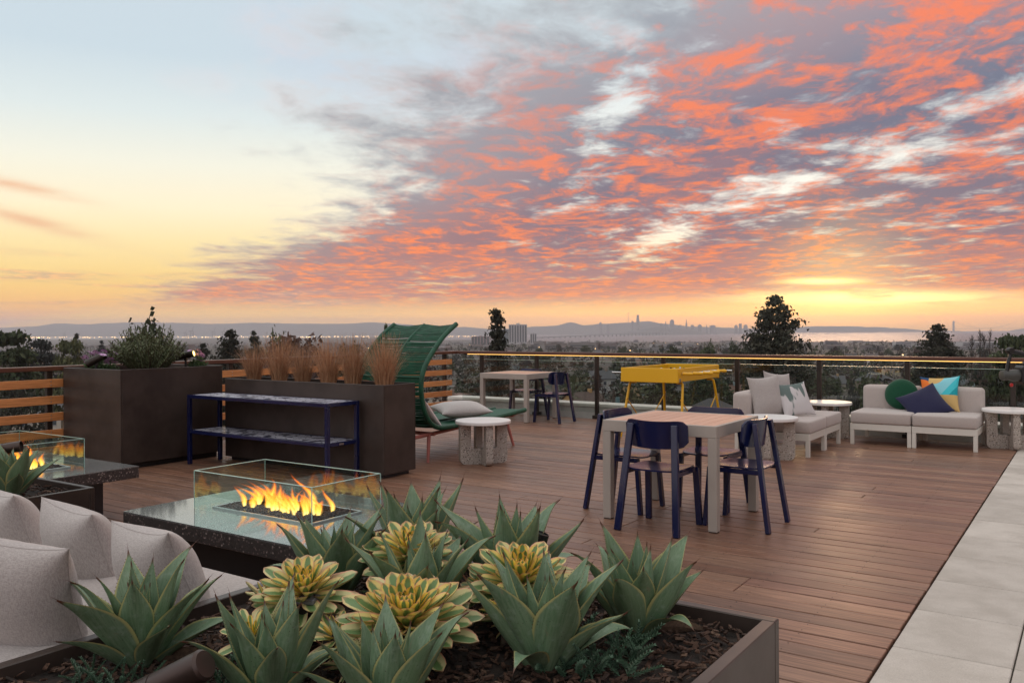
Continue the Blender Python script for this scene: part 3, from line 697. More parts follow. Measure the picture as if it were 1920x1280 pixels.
# ---- console table
M['cutsheet'] = None
def cutsheet():
    m = bpy.data.materials.new('pierced metal sheet'); m.use_nodes = True; t = NT(m.node_tree); b = t.n['Principled BSDF']; b.inputs['Roughness'].default_value = .3
    co = t.n.new('ShaderNodeTexCoord').outputs['Object']
    v = t.n.new('ShaderNodeTexVoronoi'); v.feature = 'DISTANCE_TO_EDGE'; v.distance if False else None; t.set(v.inputs['Vector'], t.vm('MULTIPLY', co, (1, 1, 0))); v.inputs['Scale'].default_value = 13; v.inputs['Randomness'].default_value = .9
    v2 = t.n.new('ShaderNodeTexVoronoi'); t.set(v2.inputs['Vector'], t.vm('MULTIPLY', co, (1, 1, 0))); v2.inputs['Scale'].default_value = 13; v2.inputs['Randomness'].default_value = .9
    hole = t.m('MAXIMUM', t.m('LESS_THAN', v.outputs['Distance'], .055), t.m('GREATER_THAN', t.sep(v2.outputs['Color'])[0], .86))
    t.l.new(t.mix(hole, (.62, .62, .70), (.010, .012, .04)), b.inputs['Base Color']); return m
M['cutsheet'] = cutsheet()
cn = dthing('console_table', 'long navy metal console with two pierced shelves in front of the grass planter', 'console table', -7.11, 5.89)
cw, cd, cz = 1.09, .215, .757
for x in (-1, 1):
    for y in (-1, 1):
        b = MB(); b.box(x * cw, x * (cw - .04), y * cd, y * (cd - .04), 0, cz - .0365, .003); b.build('leg', M['navy'], cn)
for z in (cz, .375):
    b = MB()
    for s in (-1, 1):
        e_ = 0 if z == cz else .041
        b.box(-cw + e_, cw - e_, s * cd, s * (cd - .035), z - .036, z, .003); b.box(s * cw, s * (cw - .035), -cd + max(.036, e_), cd - max(.036, e_), z - .0355, z - .0005, .003)
    fr = b.build('shelf_frame', M['navy'], cn)
    p = MB(); p.box(-cw + .036, cw - .036, -cd + .036, cd - .036, z - .008, z - .002); p.build('pierced_shelf', M['cutsheet'], fr, False)
b = MB(); b.box(cw + .0005, cw + .002, -.06, .0, .347, .365, .0005); b.build('maker_plate', M['steel'], cn)
# ---- fire tables
def flame_mat():
    m = bpy.data.materials.new('flame'); m.use_nodes = True; t = NT(m.node_tree); t.n.clear()
    co = t.n.new('ShaderNodeTexCoord'); a1 = t.n.new('ShaderNodeAttribute'); a1.attribute_name = 'fh'; h = a1.outputs['Fac']
    a2 = t.n.new('ShaderNodeAttribute'); a2.attribute_name = 'fs'; s_ = a2.outputs['Fac']
    nz = t.noise(t.vm('MULTIPLY', co.outputs['Object'], (1, 1, .3)), 42, 3, .55, .5)
    k = t.m('ADD', h, t.m('MULTIPLY', t.m('SUBTRACT', nz, .5), .55)); core = t.m('SUBTRACT', 1.0, t.m('MULTIPLY', s_, s_))
    c = t.ramp(t.m('ADD', k, t.m('MULTIPLY', s_, .25)), [(0, (1, .70, .22)), (.35, (1, .46, .06)), (.7, (1, .22, .015)), (1, (.8, .10, .005))])
    e = t.n.new('ShaderNodeEmission'); t.l.new(c, e.inputs[0]); e.inputs[1].default_value = 1.9
    tr = t.n.new('ShaderNodeBsdfTransparent'); mx = t.n.new('ShaderNodeMixShader')
    al = t.m('MULTIPLY', t.m('POWER', core, 2.0), t.m('MULTIPLY', t.ss(k, 1.0, .25), t.ss(nz, .32, .55, .25, .95)), clamp=True)
    t.l.new(al, mx.inputs[0]); t.l.new(tr.outputs[0], mx.inputs[1]); t.l.new(e.outputs[0], mx.inputs[2])
    o = t.n.new('ShaderNodeOutputMaterial'); t.l.new(mx.outputs[0], o.inputs[0]); return m
M['flame'] = flame_mat()
def flame_mesh(h, w, seed):
    rg = random.Random(seed); n, k = 14, 6; vs = []; fs = []; fh = []; fsd = []
    sx, sy, ph = rg.uniform(-1.5, .5), rg.uniform(-.4, .4), rg.uniform(0, 6)
    for rb in range(3):
        o0 = len(vs); th = rb * math.pi / 3 + ph
        for i in range(n + 1):
            q = i / n; r = w * (.45 + .75 * math.sin(min(1.0, q * 1.9) * math.pi * .5)) * (1 - q ** 1.6) + .0015
            cx = sx * h * q * q * .8 + .13 * h * math.sin(q * 6 + ph) * q; cy = sy * h * q + .08 * h * math.cos(q * 5 + ph) * q; tw = th + q * 1.3
            for j in range(k + 1):
                f = j / k * 2 - 1; lx, ly = r * f, r * .35 * f * f
                vs.append((cx + lx * math.cos(tw) - ly * math.sin(tw), cy + lx * math.sin(tw) + ly * math.cos(tw), q * h)); fh.append(q); fsd.append(abs(f))
        for i in range(n):
            for j in range(k): a = o0 + i * (k + 1) + j; fs.append((a, a + 1, a + k + 2, a + k + 1))
    me = bpy.data.meshes.new('flame'); me.from_pydata(vs, [], fs); me.materials.append(M['flame'])
    for nm, dt in (('fh', fh), ('fs', fsd)): me.attributes.new(nm, 'FLOAT', 'POINT').data.foreach_set('value', dt)
    me.polygons.foreach_set('use_smooth', [True] * len(me.polygons)); return me
def rock_cluster(x0, x1, y0, y1, z, n, smin, smax, rg):
    b = MB(); base = []
    bm = bmesh.new(); bmesh.ops.create_icosphere(bm, subdivisions=1, radius=1); vv = [v_.co.copy() for v_ in bm.verts]; ff = [tuple(v_.index for v_ in f.verts) for f in bm.faces]; bm.free()
    for _ in range(n):
        s = rg.uniform(smin, smax); c = Vector((rg.uniform(x0, x1), rg.uniform(y0, y1), z + rg.uniform(-.3, .5) * s)); o_ = Vector((rg.random() * 99, 0, 0))
        b.add([c + Vector((p.x * s, p.y * s * .9, p.z * s * .7)) * (1 + .35 * mnoise.noise(p * 1.7 + o_)) for p in vv], ff)
    return b
def fire_table(label, flabel, u, v, seed, flames):
    t = dthing('fire_table', label, 'fire table', u, v); SX, SY, Z = .79, .54, .40
    rg = random.Random(seed)
    b = MB(); b.box(-SX + .16, SX - .16, -SY + .2, SY - .2, 0, Z - .0925, .004); b.build('pedestal', M['black'], t)
    # slab in two halves round the burner tray, joint showing
    hx, hy = .42, .20
    b = MB()
    b.box(-SX, SX, -SY, SY, Z - .09, Z - .004, .004); b.build('slab', M['granite'], t)
    sl = MB()
    for (x0, x1, y0, y1) in ((-SX, -hx, -SY, SY), (hx, SX, -SY, SY)): sl.box(x0 + .0008, x1 - .0008, y0, y1, Z - .0038, Z)
    for (y0, y1) in ((-SY, -hy), (hy, SY)):
        sl.box(-hx + .0008, -.0008, y0, y1, Z - .0038, Z); sl.box(.0008, hx - .0008, y0, y1, Z - .0038, Z)
    sl.build('polished_top', M['granitetop'], t, False)
    b = MB()
    for s in (-1, 1):
        b.box(-hx, hx, s * hy, s * (hy - .012), Z - .003, Z + .012, .002); b.box(s * hx, s * (hx - .012), -hy + .0125, hy - .0125, Z - .003, Z + .0118, .002)
    br = b.build('burner_rim', M['steel'], t)
    k = rock_cluster(-hx + .02, hx - .02, -hy + .02, hy - .02, Z + .004, 620, .008, .017, rg); tag(k.build('lava_rocks', M['lava'], br, False), None, None, kind='stuff')
    # glass guard: four panes
    gx, gy, gh = .505, .262, .222
    for s in (-1, 1):
        g = MB(); g.box(-gx + .0065, gx - .0065, s * gy, s * (gy - .006), Z + .001, Z + gh); pn = g.build('glass_pane', M['fireglass'], t, False)
        e_ = MB(); e_.box(-gx, gx, s * (gy + .0005), s * (gy - .0065), Z + gh + .0004, Z + gh + .0036); e_.build('polished_edge', M['glassedge'], pn, False)
        g = MB(); g.box(s * gx, s * (gx - .006), -gy, gy, Z + .001, Z + gh); pn = g.build('glass_pane', M['fireglass'], t, False)
        e_ = MB(); e_.box(s * (gx + .0005), s * (gx - .0065), -gy + .007, gy - .007, Z + gh + .0004, Z + gh + .0036); e_.build('polished_edge', M['glassedge'], pn, False)
        for s2 in (-1, 1):
            e_ = MB(); e_.box(s * (gx + .001), s * (gx - .0025), s2 * (gy + .001), s2 * (gy - .0025), Z + .001, Z + gh); e_.build('corner_edge', M['glassedge'], pn, False)
    fl = dthing('gas_fire', flabel, 'fire', u, v, Z)
    for i, (x, y, h, w) in enumerate(flames):
        obj('flame', flame_mesh(h, w, seed * 100 + i), fl, (x, y, .008), (0, 0, -TH + R(random.Random(i).uniform(-20, 20))))
rf = random.Random(5)
def flames_for(rg, n, big):
    L = []
    for i in range(n):
        x = -.30 + .60 * i / (n - 1) + rg.uniform(-.03, .03); h = rg.uniform(.07, .15)
        L.append((x, rg.uniform(-.09, .09), h, rg.uniform(.016, .034)))
    for x, h in big: L.append((x, rg.uniform(-.03, .05), h, .03))
    return L
fire_table('dark granite fire table with glass guard in the centre foreground', 'gas flames inside the glass guard of the centre fire table', -3.92, 3.37, 1, flames_for(rf, 34, [(.18, .24), (-.14, .17), (-.05, .15), (-.24, .13), (.26, .15)]))
fire_table('dark granite fire table with glass guard at the left edge behind the small agave planter', 'gas flames inside the glass guard of the left fire table', -6.97, 3.31, 2, flames_for(rf, 26, [(.28, .20), (.18, .15), (-.1, .15), (.02, .14)]))
# ---- woven lounger
lo = dthing('woven_lounger', 'green woven daybed with tall curved hood on salmon legs', 'lounger', 0, 0)
PR = [(9.02, .432), (8.6, .405), (8.1, .378), (7.6, .368), (7.32, .372), (7.17, .43), (7.07, .55), (7.02, .70), (7.005, .85), (7.03, .98), (7.10, 1.10), (7.22, 1.23), (7.38, 1.37), (7.52, 1.46), (7.62, 1.515)]
def cr(P_, q):                     # Catmull-Rom through the profile
    n = len(P_) - 1; x = q * n; i = min(int(x), n - 1); f = x - i
    p = [Vector((*P_[max(0, min(n, i + k))], 0)) for k in (-1, 0, 1, 2)]
    r = .5 * ((2 * p[1]) + (-p[0] + p[2]) * f + (2 * p[0] - 5 * p[1] + 4 * p[2] - p[3]) * f * f + (-p[0] + 3 * p[1] - 3 * p[2] + p[3]) * f ** 3)
    return r.x, r.y
NL = 60
tub = [cr(PR, i / NL) for i in range(NL + 1)]
UA, UB = -6.93, -5.99
for u, r in ((UA, .028), ((UA + UB) / 2, .02), (UB, .028)):
    b = MB(); b.tube([(u, v, z + (.0 if u != (UA + UB) / 2 else -.005)) for v, z in tub], r, 10); b.build('frame_tube', M['greencord'], lo)
cord = MB(); rl = random.Random(2)
NQ = 165
for i in range(NQ):
    q = .30 + .70 * i / (NQ - 1)
    if rl.random() < .06: continue
    v, z = cr(PR, q); v2, z2 = cr(PR, min(1, q + .01)); tx, tz = (v2 - v), (z2 - z)
    for (a, c) in ((UA, (UA + UB) / 2), ((UA + UB) / 2, UB)):
        dq = rl.uniform(-.006, .006); vv, zz = cr(PR, max(.29, min(1, q + dq)))
        sag = (.022 if q > .93 else .010)
        pts = [(a + (c - a) * k / 6, vv + sag * math.sin(math.pi * k / 6) * (-.3), zz - sag * math.sin(math.pi * k / 6) + rl.uniform(-.002, .002)) for k in range(7)]
        cord.tube(pts, .0078, 5, caps=False)
tag(cord.build('woven_cords', M['greencord'], lo), None, None, kind='stuff')
cs = MB()
for i in range(110):
    q = .0 + .33 * i / 109; v, z = cr(PR, q)
    cs.tube([(UA, v, z), ((UA + UB) / 2, v, z - .012), (UB, v, z)], .0085, 5, caps=False)
tag(cs.build('seat_weave', M['greencord'], lo), None, None, kind='stuff')
for q in (.62, .82):
    v, z = cr(PR, q); b = MB(); b.tube([(UA, v, z), (UB, v, z)], .016, 8); b.build('cross_tube', M['greencord'], lo)
b = MB(); b.tube([(UA + .06, 7.30, .30), (UB - .06, 7.30, .30)], .02, 10); b.tube([(UA + .06, 8.85, .375), (UB - .06, 8.85, .375)], .02, 10)
for u in (UA + .1, UB - .1): b.tube([(u, 6.95, .285), (u, 7.3, .30), (u, 8.95, .385)], .02, 10)
b.build('base_frame', M['salmon'], lo)
for u in (UA + .1, UB - .1):
    for v, dv in ((7.25, -.08), (8.75, .08)):
        b = MB(); b.tube([(u, v, .31), (u + (.05 if u > -6.4 else -.05), v + dv, 0)], [.022, .016], 10); b.build('leg', M['salmon'], lo)
pillow('large pale cushion lying flat on the green lounger', .66, .42, .19, M['creamfab'], D(-6.30, 8.10, .50), Matrix.Rotation(TH + R(62), 3, 'Z') @ Matrix.Rotation(R(8), 3, 'X'), 11)
pillow('blush striped cushion slumped at the back of the green lounger', .40, .40, .10, M['blush'], D(-6.25, 7.36, .53), stand(160, 38, 5), 12)
# ---- planter boxes
def planter(label, u0, u1, v0, v1, h, th=.012, rim=.0, soil=.06, toe=0.0):
    cu, cv = (u0 + u1) / 2, (v0 + v1) / 2; a, c = (u1 - u0) / 2, (v1 - v0) / 2
    t = dthing('planter_box', label, 'planter', cu, cv)
    w = max(th, rim)
    b = MB(); z0 = toe
    b.box(-a, a, -c, -c + w, z0, h, .004); b.box(-a, a, c - w, c, z0, h, .004)
    b.box(-a, -a + w, -c + w + .0005, c - w - .0005, z0, h - .0006, .003); b.box(a - w, a, -c + w + .0005, c - w - .0005, z0, h - .0006, .003)
    b.build('wall', M['planterbox'], t)
    if toe: b = MB(); b.box(-a + .05, a - .05, -c + .05, c - .05, 0, toe); b.build('plinth', M['black'], t, False)
    b = MB(); b.grid(lambda i, j: Vector((-a + w + (2 * a - 2 * w) * i, -c + w + (2 * c - 2 * w) * j, h - soil + .02 * mnoise.noise(Vector((i * 9, j * 9, cu))))), 24, 24)
    b.build('soil', M['soil'], t); return t
planter('tall square dark brown planter box at the left holding a leafy shrub', -9.52, -8.39, 5.02, 6.28, 1.053, .02, toe=.06)
planter('long narrow dark brown planter box holding six tufts of dry grass', -8.15, -5.72, 6.13, 6.60, .916, .012, soil=.05, toe=.04)
planter('low dark brown planter box at the left edge with a single agave', -6.15, -5.33, .6, 3.01, .45, rim=.03, soil=.05, toe=.03)
planter('large low dark brown planter box full of agaves in the foreground', -2.75, -.91, .75, 2.95, .45, rim=.045, soil=.055, toe=.03)
# ---- foreground bench sofa
bs = dthing('bench_sofa', 'pale grey bench sofa with loose pillows at the lower left', 'sofa', -4.05, 0)
b = MB(); b.box(-1.22, 1.27, 1.05, 2.28, .05, .28, .004); b.build('plinth', M['planterbox'], bs)
for k in range(3):
    x0 = -1.24 + .84 * k; bm_obj(bevbox(x0 + .004, x0 + .836, .96, 2.32, .28, .425, .03, 3, .01), 'seat_cushion', M['pillowfab'], bs)
M['pipe'] = mat('piping thread', (.40, .36, .345), .9)
FP = [('square pale pillow farthest left in the back row on the bench sofa', -4.24, 1.98, .515, -4, 20, 0, 21), ('square pale pillow in the middle of the back row on the bench sofa', -3.60, 1.98, .515, -5, 20, -2, 22),
      ('square pale pillow at the right end of the back row beside the agave planter', -2.99, 1.95, .51, -6, 22, 3, 23),
      ('large pale pillow tilted towards the viewer at the lower left', -3.00, 1.42, .555, 20, 20, -5, 24), ('pale pillow cut by the left edge behind the large tilted pillow', -3.66, 1.52, .54, 10, 24, 4, 25)]
for lab, u, v, z, yaw, lean, roll, sd in FP:
    pillow(lab, .52 if 'large' in lab else .47, .48 if 'large' in lab else .43, .25, M['pillowfab'], D(u, v, z), stand(yaw, -lean, roll), sd, 'pillows on the bench sofa', M['pipe'])
# ---- spotlights
def spot(label, loc, yaw, pitch, length, r, stem, lit=False, m='bronze'):
    t = thing('garden_spotlight', label, 'spotlight', loc, yaw)
    b = MB(); b.tube([(0, 0, 0), (0, 0, stem)], .012, 8); b.build('stake', M['black'], t)
    b = MB(); b.box(-.018, .018, -.012, .012, stem - .03, stem + .02, .003); b.build('bracket', M['black'], t)
    Mx = Matrix.Translation((0, 0, stem + r * .9)) @ Matrix.Rotation(pitch, 4, 'Y')
    b = MB(); b.lathe([(r * .85, -length * .5), (r, -length * .47), (r, length * .12), (r * 1.04, length * .12), (r * 1.04, length * .5), (r * .9, length * .5), (r * .88, length * .44)], 28, Mx); hd = b.build('housing', M[m], t, ang=30)
    b = MB(); b.lathe([(.001, length * .445), (r * .86, length * .446)], 20, Mx); b.build('lens', M['lamp'] if lit else M['black'], hd, False)
    return t
M['bronze2'] = mat('bronze spotlight housing', (.060, .040, .034), .38, .5)
spot('bronze spotlight lying across the bottom edge of the foreground planter', D(-2.06, 1.36, .40), TH + R(200), R(118), .27, .042, .07, m='bronze2')
spot('black round uplight behind the rear agave in the foreground planter', D(-1.83, 2.84, .40), 0, R(18), .10, .032, .17, m='black')
spot('dark spotlight above the agave in the low planter at the left edge', D(-5.88, 2.72, .40), R(8), R(82), .20, .034, .26, m='bronze2')
spot('lit spotlight aimed down on the left of the tall square planter', D(-9.02, 5.12, 1.0), R(197), R(118), .22, .042, .11, True)
spot('lit spotlight pointing right at the far corner of the tall square planter', D(-8.66, 5.98, 1.0), R(-8), R(78), .22, .038, .14, True)
jb = thing('junction_box', 'small grey square post light among the foreground agaves', 'post light', D(-2.16, 1.95, .38), TH + R(20))
b = MB(); b.box(-.033, .033, -.033, .033, 0, .17, .005); b.build('post', M['black'], jb); b = MB(); b.box(-.034, .034, -.034, .034, .1705, .19, .004); b.build('cap', mat('grey cap', (.16, .16, .18), .4), jb)
b = MB(); b.tube([(.02 * math.cos(k * .5), .02 * math.sin(k * .5), .1905) for k in range(11)], .0014, 5); b.build('emblem', M['black'], jb)
# ---- camera on a gimbal at the right edge
gx = thing('camera_gimbal', 'black camera on a gimbal stand entering at the right edge', 'camera gimbal', (3.30, 5.0, 0))
b = MB(); b.lathe([(.16, 0), (.16, .012), (.03, .03), (.016, .05)], 24); b.build('stand_base', M['black'], gx)
b = MB(); b.tube([(0, 0, .03), (0, 0, 1.04)], .014, 10); b.build('column', M['black'], gx)
b = MB(); b.tube([(0, 0, 1.04), (-.05, 0, 1.10), (-.16, .0, 1.115)], .016, 10); b.build('lower_arm', M['black'], gx)
b = MB(); b.box(-.335, -.20, -.05, .05, 1.115, 1.225, .012); b.box(-.30, -.24, -.03, .03, 1.2255, 1.245, .006); body = b.build('camera_body', M['black'], gx)
b = MB(); b.lathe([(.034, 0), (.036, .03), (.031, .05), (.026, .07), (.029, .072), (.029, .098), (.024, .10)], 20, Matrix.Translation((-.335, 0, 1.168)) @ Matrix.Rotation(R(-90), 4, 'Y')); b.build('lens', mat('lens barrel', (.06, .06, .055), .45), body)
b = MB(); b.lathe([(.008, 0), (.011, .004), (.011, .012), (.006, .014)], 12, Matrix.Translation((-.375, -.012, 1.112)) @ Matrix.Rotation(R(-90), 4, 'Y')); b.build('record_button', M['red'], body)
b = MB(); b.tube([(-.402, 0, 1.19), (-.395, 0, 1.235), (-.378, 0, 1.30)], .011, 8); b.tube([(-.380, 0, 1.312), (-.33, 0, 1.30), (-.22, 0, 1.262), (-.06, 0, 1.20), (0, 0, 1.04)], .013, 8); b.build('roll_arm', M['black'], gx)
b = MB(); b.lathe([(.017, -.02), (.02, -.012), (.02, .012), (.017, .02)], 16, Matrix.Translation((-.383, 0, 1.312)) @ Matrix.Rotation(R(90), 4, 'X')); b.build('motor', M['black'], gx)
# ================================================================== plants
def leaf_mat(name, kind):
    m = bpy.data.materials.new(name); m.use_nodes = True; t = NT(m.node_tree); b = t.n['Principled BSDF']
    a1 = t.n.new('ShaderNodeAttribute'); a1.attribute_name = 'le'; s = a1.outputs['Fac']
    a2 = t.n.new('ShaderNodeAttribute'); a2.attribute_name = 'lt'; q = a2.outputs['Fac']
    oi = t.n.new('ShaderNodeObjectInfo'); rn = oi.outputs['Random']; co = t.n.new('ShaderNodeTexCoord').outputs['Object']
    vec = t.vm('ADD', co, t.vm('MULTIPLY', t.comb(rn, rn, rn), (17.0, 31.0, 7.0)))
    if kind == 'agave':
        st_ = t.noise(t.vm('MULTIPLY', vec, (60, 60, 4)), 1.0, 4, .6); bl = t.noise(vec, 14, 4, .6)
        c = t.mix(t.ss(st_, .3, .7), (.105, .185, .100), (.180, .265, .165))
        c = t.mix(t.m('MULTIPLY', t.ss(bl, .5, .75), .55), c, (.27, .345, .28))
        c = t.mix(t.ss(rn, .0, 1.0, 0, .35), c, (.10, .16, .065))
        c = t.mix(t.m('MULTIPLY', t.ss(t.noise(t.vm('MULTIPLY', vec, (1, 1, .35)), 9, 5, .7, .6), .62, .70), .6), c, (.20, .19, .12))
        spots = t.m('MULTIPLY', t.ss(t.noise(vec, 55, 2, .5), .66, .72), .7)
        c = t.mix(spots, c, (.055, .05, .03))
        c = t.mix(t.ss(s, .86, .96), c, (.40, .38, .16))
        c = t.mix(t.ss(q, .90, .97), c, (.10, .038, .02))
        b.inputs['Roughness'].default_value = .48
        bn = t.n.new('ShaderNodeBump'); bn.inputs['Strength'].default_value = .25; bn.inputs['Distance'].default_value = .003; t.l.new(st_, bn.inputs['Height']); t.l.new(bn.outputs[0], b.inputs['Normal'])
    else:
        st_ = t.noise(t.vm('MULTIPLY', vec, (160, 160, 9)), 1.0, 3, .6)
        k = t.m('ADD', s, t.m('MULTIPLY', t.m('SUBTRACT', st_, .5), .5))
        a3 = t.n.new('ShaderNodeAttribute'); a3.attribute_type = 'OBJECT'; a3.attribute_name = 'young'; yg = a3.outputs['Fac']
        yel = t.mix(yg, (.62, .58, .30), (.90, .62, .08))
        grn = t.mix(yg, (.13, .23, .085), (.13, .23, .06))
        c = t.mix(t.ss(k, .36, .56), grn, yel)
        c = t.mix(t.m('MULTIPLY', t.ss(s, .86, .98), .8), c, (.80, .33, .24))
        c = t.mix(t.m('MULTIPLY', t.ss(q, .9, 1.0), .5), c, (.60, .22, .16))
        b.inputs['Roughness'].default_value = .42
    b.inputs['Subsurface Weight'].default_value = .0
    t.l.new(c, b.inputs['Base Color']); return m
M['agave'] = leaf_mat('agave leaf', 'agave'); M['aeonium'] = leaf_mat('variegated aeonium leaf', 'aeonium')
M['dryleaf'] = mat('dry leaf', (.12, .075, .045), .9, col2=(.06, .035, .022), vs=20)
M['stem'] = mat('woody stem', (.10, .075, .05), .9, col2=(.05, .035, .025), vs=30)
def leaf_mesh(name, L, Wd, bend, cup, thick, prof, m, nl=14, nw=6, tipcurl=0.0, spine=0.0, twist=0.0):
    vs = []; fs = []; le = []; lt = []
    cx = cz = 0.0; cl = []; ang = 0.0
    for i in range(nl + 1):
        q = i / nl; cl.append((cx, cz, ang))
        ang = bend * q ** 1.5 + tipcurl * max(0, q - .7) ** 2 * 8
        cx += math.sin(ang) * L / nl; cz += math.cos(ang) * L / nl
    for side in (1, -1):
        for i in range(nl + 1):
            q = i / nl; w = Wd / 2 * prof(q); x0, z0, a = cl[i]; tw = twist * q
            for j in range(nw + 1):
                s = j / nw * 2 - 1
                n_ = cup * (s * s) * w * (1.2 - .6 * q) + (0 if side > 0 else -thick * (1 - s * s) * (1 - .75 * q)) - cup * .4 * w
                y = s * w; n2 = n_ * math.cos(tw) - y * math.sin(tw) * .0; y = y * math.cos(tw); n2 += s * w * math.sin(tw)
                # leaf upper face looks towards -x (the axis), so cupping goes to -x
                vs.append((x0 - n2 * math.cos(a), y, z0 + n2 * math.sin(a))); le.append(abs(s)); lt.append(q)
    o2 = (nl + 1) * (nw + 1)
    for i in range(nl):
        for j in range(nw):
            a0 = i * (nw + 1) + j; f = (a0, a0 + 1, a0 + nw + 2, a0 + nw + 1); fs.append(f); fs.append(tuple(k + o2 for k in f[::-1]))
    if spine:
        for i in range(2, nl - 1):
            for side, j in ((-1, 0), (1, nw)):
                for q2 in (0.0, .5):
                    pa = Vector(vs[i * (nw + 1) + j]); pb = Vector(vs[(i + 1) * (nw + 1) + j]); p0_ = pa.lerp(pb, q2); dd = (pb - pa).normalized() * .006; o3 = len(vs)
                    vs += [tuple(p0_ - dd), tuple(p0_ + dd), tuple(p0_ + Vector((0, side * .010, .004)))]; le += [1, 1, 1]; lt += [.99, .99, 1]; fs.append((o3, o3 + 1, o3 + 2))
        x0, z0, a = cl[-1]; o3 = len(vs); dx_, dz_ = math.sin(a), math.cos(a)
        for k in range(5): an = 2 * math.pi * k / 5; r = .0026; vs.append((x0 - dx_ * .012 + r * math.cos(an) * dz_, r * math.sin(an), z0 - dz_ * .012 - r * math.cos(an) * dx_)); le.append(0); lt.append(1)
        vs.append((x0 + dx_ * spine, 0, z0 + dz_ * spine)); le.append(0); lt.append(1)
        for k in range(5): fs.append((o3 + k, o3 + (k + 1) % 5, o3 + 5))
    me = bpy.data.meshes.new(name); me.from_pydata(vs, [], fs); me.materials.append(m)
    for nm, dat in (('le', le), ('lt', lt)): me.attributes.new(nm, 'FLOAT', 'POINT').data.foreach_set('value', dat)
    me.polygons.foreach_set('use_smooth', [True] * len(me.polygons)); me.set_sharp_from_angle(angle=R(60)); return me
def ag_prof(q):
    if q < .44: return .56 + .44 * math.sin(q / .44 * math.pi / 2)
    x = (q - .44) / .56; return max(.012, (1 - x ** 1.5) ** 1.45)
AG = [leaf_mesh('agave_leaf', 1.0, .325, bd, cup, .045, ag_prof, M['agave'], tipcurl=tc_, spine=.085, twist=tw) for bd, cup, tc_, tw in
      [(.05, .8, 0, 0), (.22, .65, -.35, .15), (.42, .55, .2, -.2), (.72, .5, -.75, .25), (.95, .45, -.9, -.2), (.5, .6, .75, .35), (.15, .7, .55, -.3), (.6, .5, -.3, .4)]]
AGD = leaf_mesh('agave_leaf', 1.0, .325, 1.35, .3, .03, ag_prof, M['agave'], tipcurl=.5, spine=.05, twist=.2)
def agave(label, u, v, z, size, seed, n=24, spread=1.0, tone=None):
    rg = random.Random(seed); t = thing('agave', label, 'agave', D(u, v, z), rg.uniform(0, 6.28), 'agaves in the planters')
    b = MB(); b.lathe([(.03, -.05), (.055, 0), (.05, .05), (.02, .10)], 10); b.build('stem', M['stem'], t)
    for i in range(n):
        k = i / (n - 1); az = i * 2.39996 + rg.uniform(-.18, .18)
        tilt = (4 + 58 * k ** 1.2) * spread + rg.uniform(-5, 5)
        ln = size * .94 * (.70 + .42 * math.sin(min(1, k * 1.25) * math.pi * .62)) * rg.uniform(.9, 1.08)
        if k > .82: ln *= .82
        idx = 0 if k < .12 else rg.choice([0, 1, 6, 2]) if k < .4 else rg.choice([1, 2, 3, 5, 7, 6]) if k < .8 else rg.choice([3, 4, 5, 7])
        o = obj('leaf', AG[idx] if not (k > .9 and rg.random() < .35) else AGD, t)
        wv = rg.uniform(.9, 1.12) * (.85 if k < .15 else 1)
        r0 = .012 + .035 * k
        o.matrix_local = Matrix.Rotation(az, 4, 'Z') @ Matrix.Translation((r0, 0, .035 - .03 * k)) @ Matrix.Rotation(R(rg.uniform(-9, 9)), 4, 'X') @ Matrix.Rotation(R(tilt * .78), 4, 'Y') @ Matrix.Diagonal((ln, ln * wv, ln, 1))
    if rg.random() < .8:
        for i in range(rg.randint(1, 3)):
            o = obj('dry_leaf', AGDRY, t); az = rg.uniform(0, 6.28); ln = size * rg.uniform(.5, .7)
            o.matrix_local = Matrix.Rotation(az, 4, 'Z') @ Matrix.Translation((.05, 0, .0)) @ Matrix.Rotation(R(78), 4, 'Y') @ Matrix.Diagonal((ln, ln * .6, ln, 1))
    return t
AGDRY = leaf_mesh('dry_agave_leaf', 1.0, .30, .6, 1.2, .01, ag_prof, M['dryleaf'], tipcurl=.8, twist=.6)
SZ = .405
agave('broad green agave at the lower left in front of the tilted pillow', -2.50, 1.56, SZ, .335, 1, 19)
agave('agave rising beside the fire table behind the leftmost yellow rosette', -2.46, 2.36, SZ, .345, 2, 19, .9)
agave('dark agave against the right end of the fire table slab', -2.38, 2.74, SZ, .41, 3, 19, .85)
agave('small blue grey agave between the two rear yellow rosettes', -1.98, 2.30, SZ, .36, 4, 17, .85)
agave('agave at the back rim with a round uplight behind it', -1.90, 2.76, SZ, .41, 5, 19, .9)
agave('large agave right of centre in front of the rightmost yellow rosette', -1.42, 2.24, SZ, .35, 6, 20, .85)
agave('agave at the right end nearest the bare bark mulch', -1.30, 2.66, SZ, .345, 7, 19, .9)
agave('agave at the bottom edge left of centre in front of the post light', -1.96, 1.62, SZ - .02, .32, 8, 19, .85)
agave('blue grey agave at the bottom edge in the centre below the largest rosette', -1.60, 1.72, SZ - .02, .30, 9, 18, .9)
agave('lone agave in the low planter at the left edge', -5.68, 2.66, SZ, .34, 10, 22, .9)
def ae_prof(q):
    return (.30 + .70 * math.sin(min(1, q / .68) * math.pi / 2)) if q < .68 else max(.03, (1 - ((q - .68) / .32) ** 2.4) ** .62)
AE = [leaf_mesh('aeonium_leaf', 1.0, .36, bd, cup, .10, ae_prof, M['aeonium'], nl=10, nw=6, tipcurl=tc_) for bd, cup, tc_ in [(-.25, .75, 0), (-.05, .55, -.1), (.25, .45, -.25), (.15, .5, .2)]]
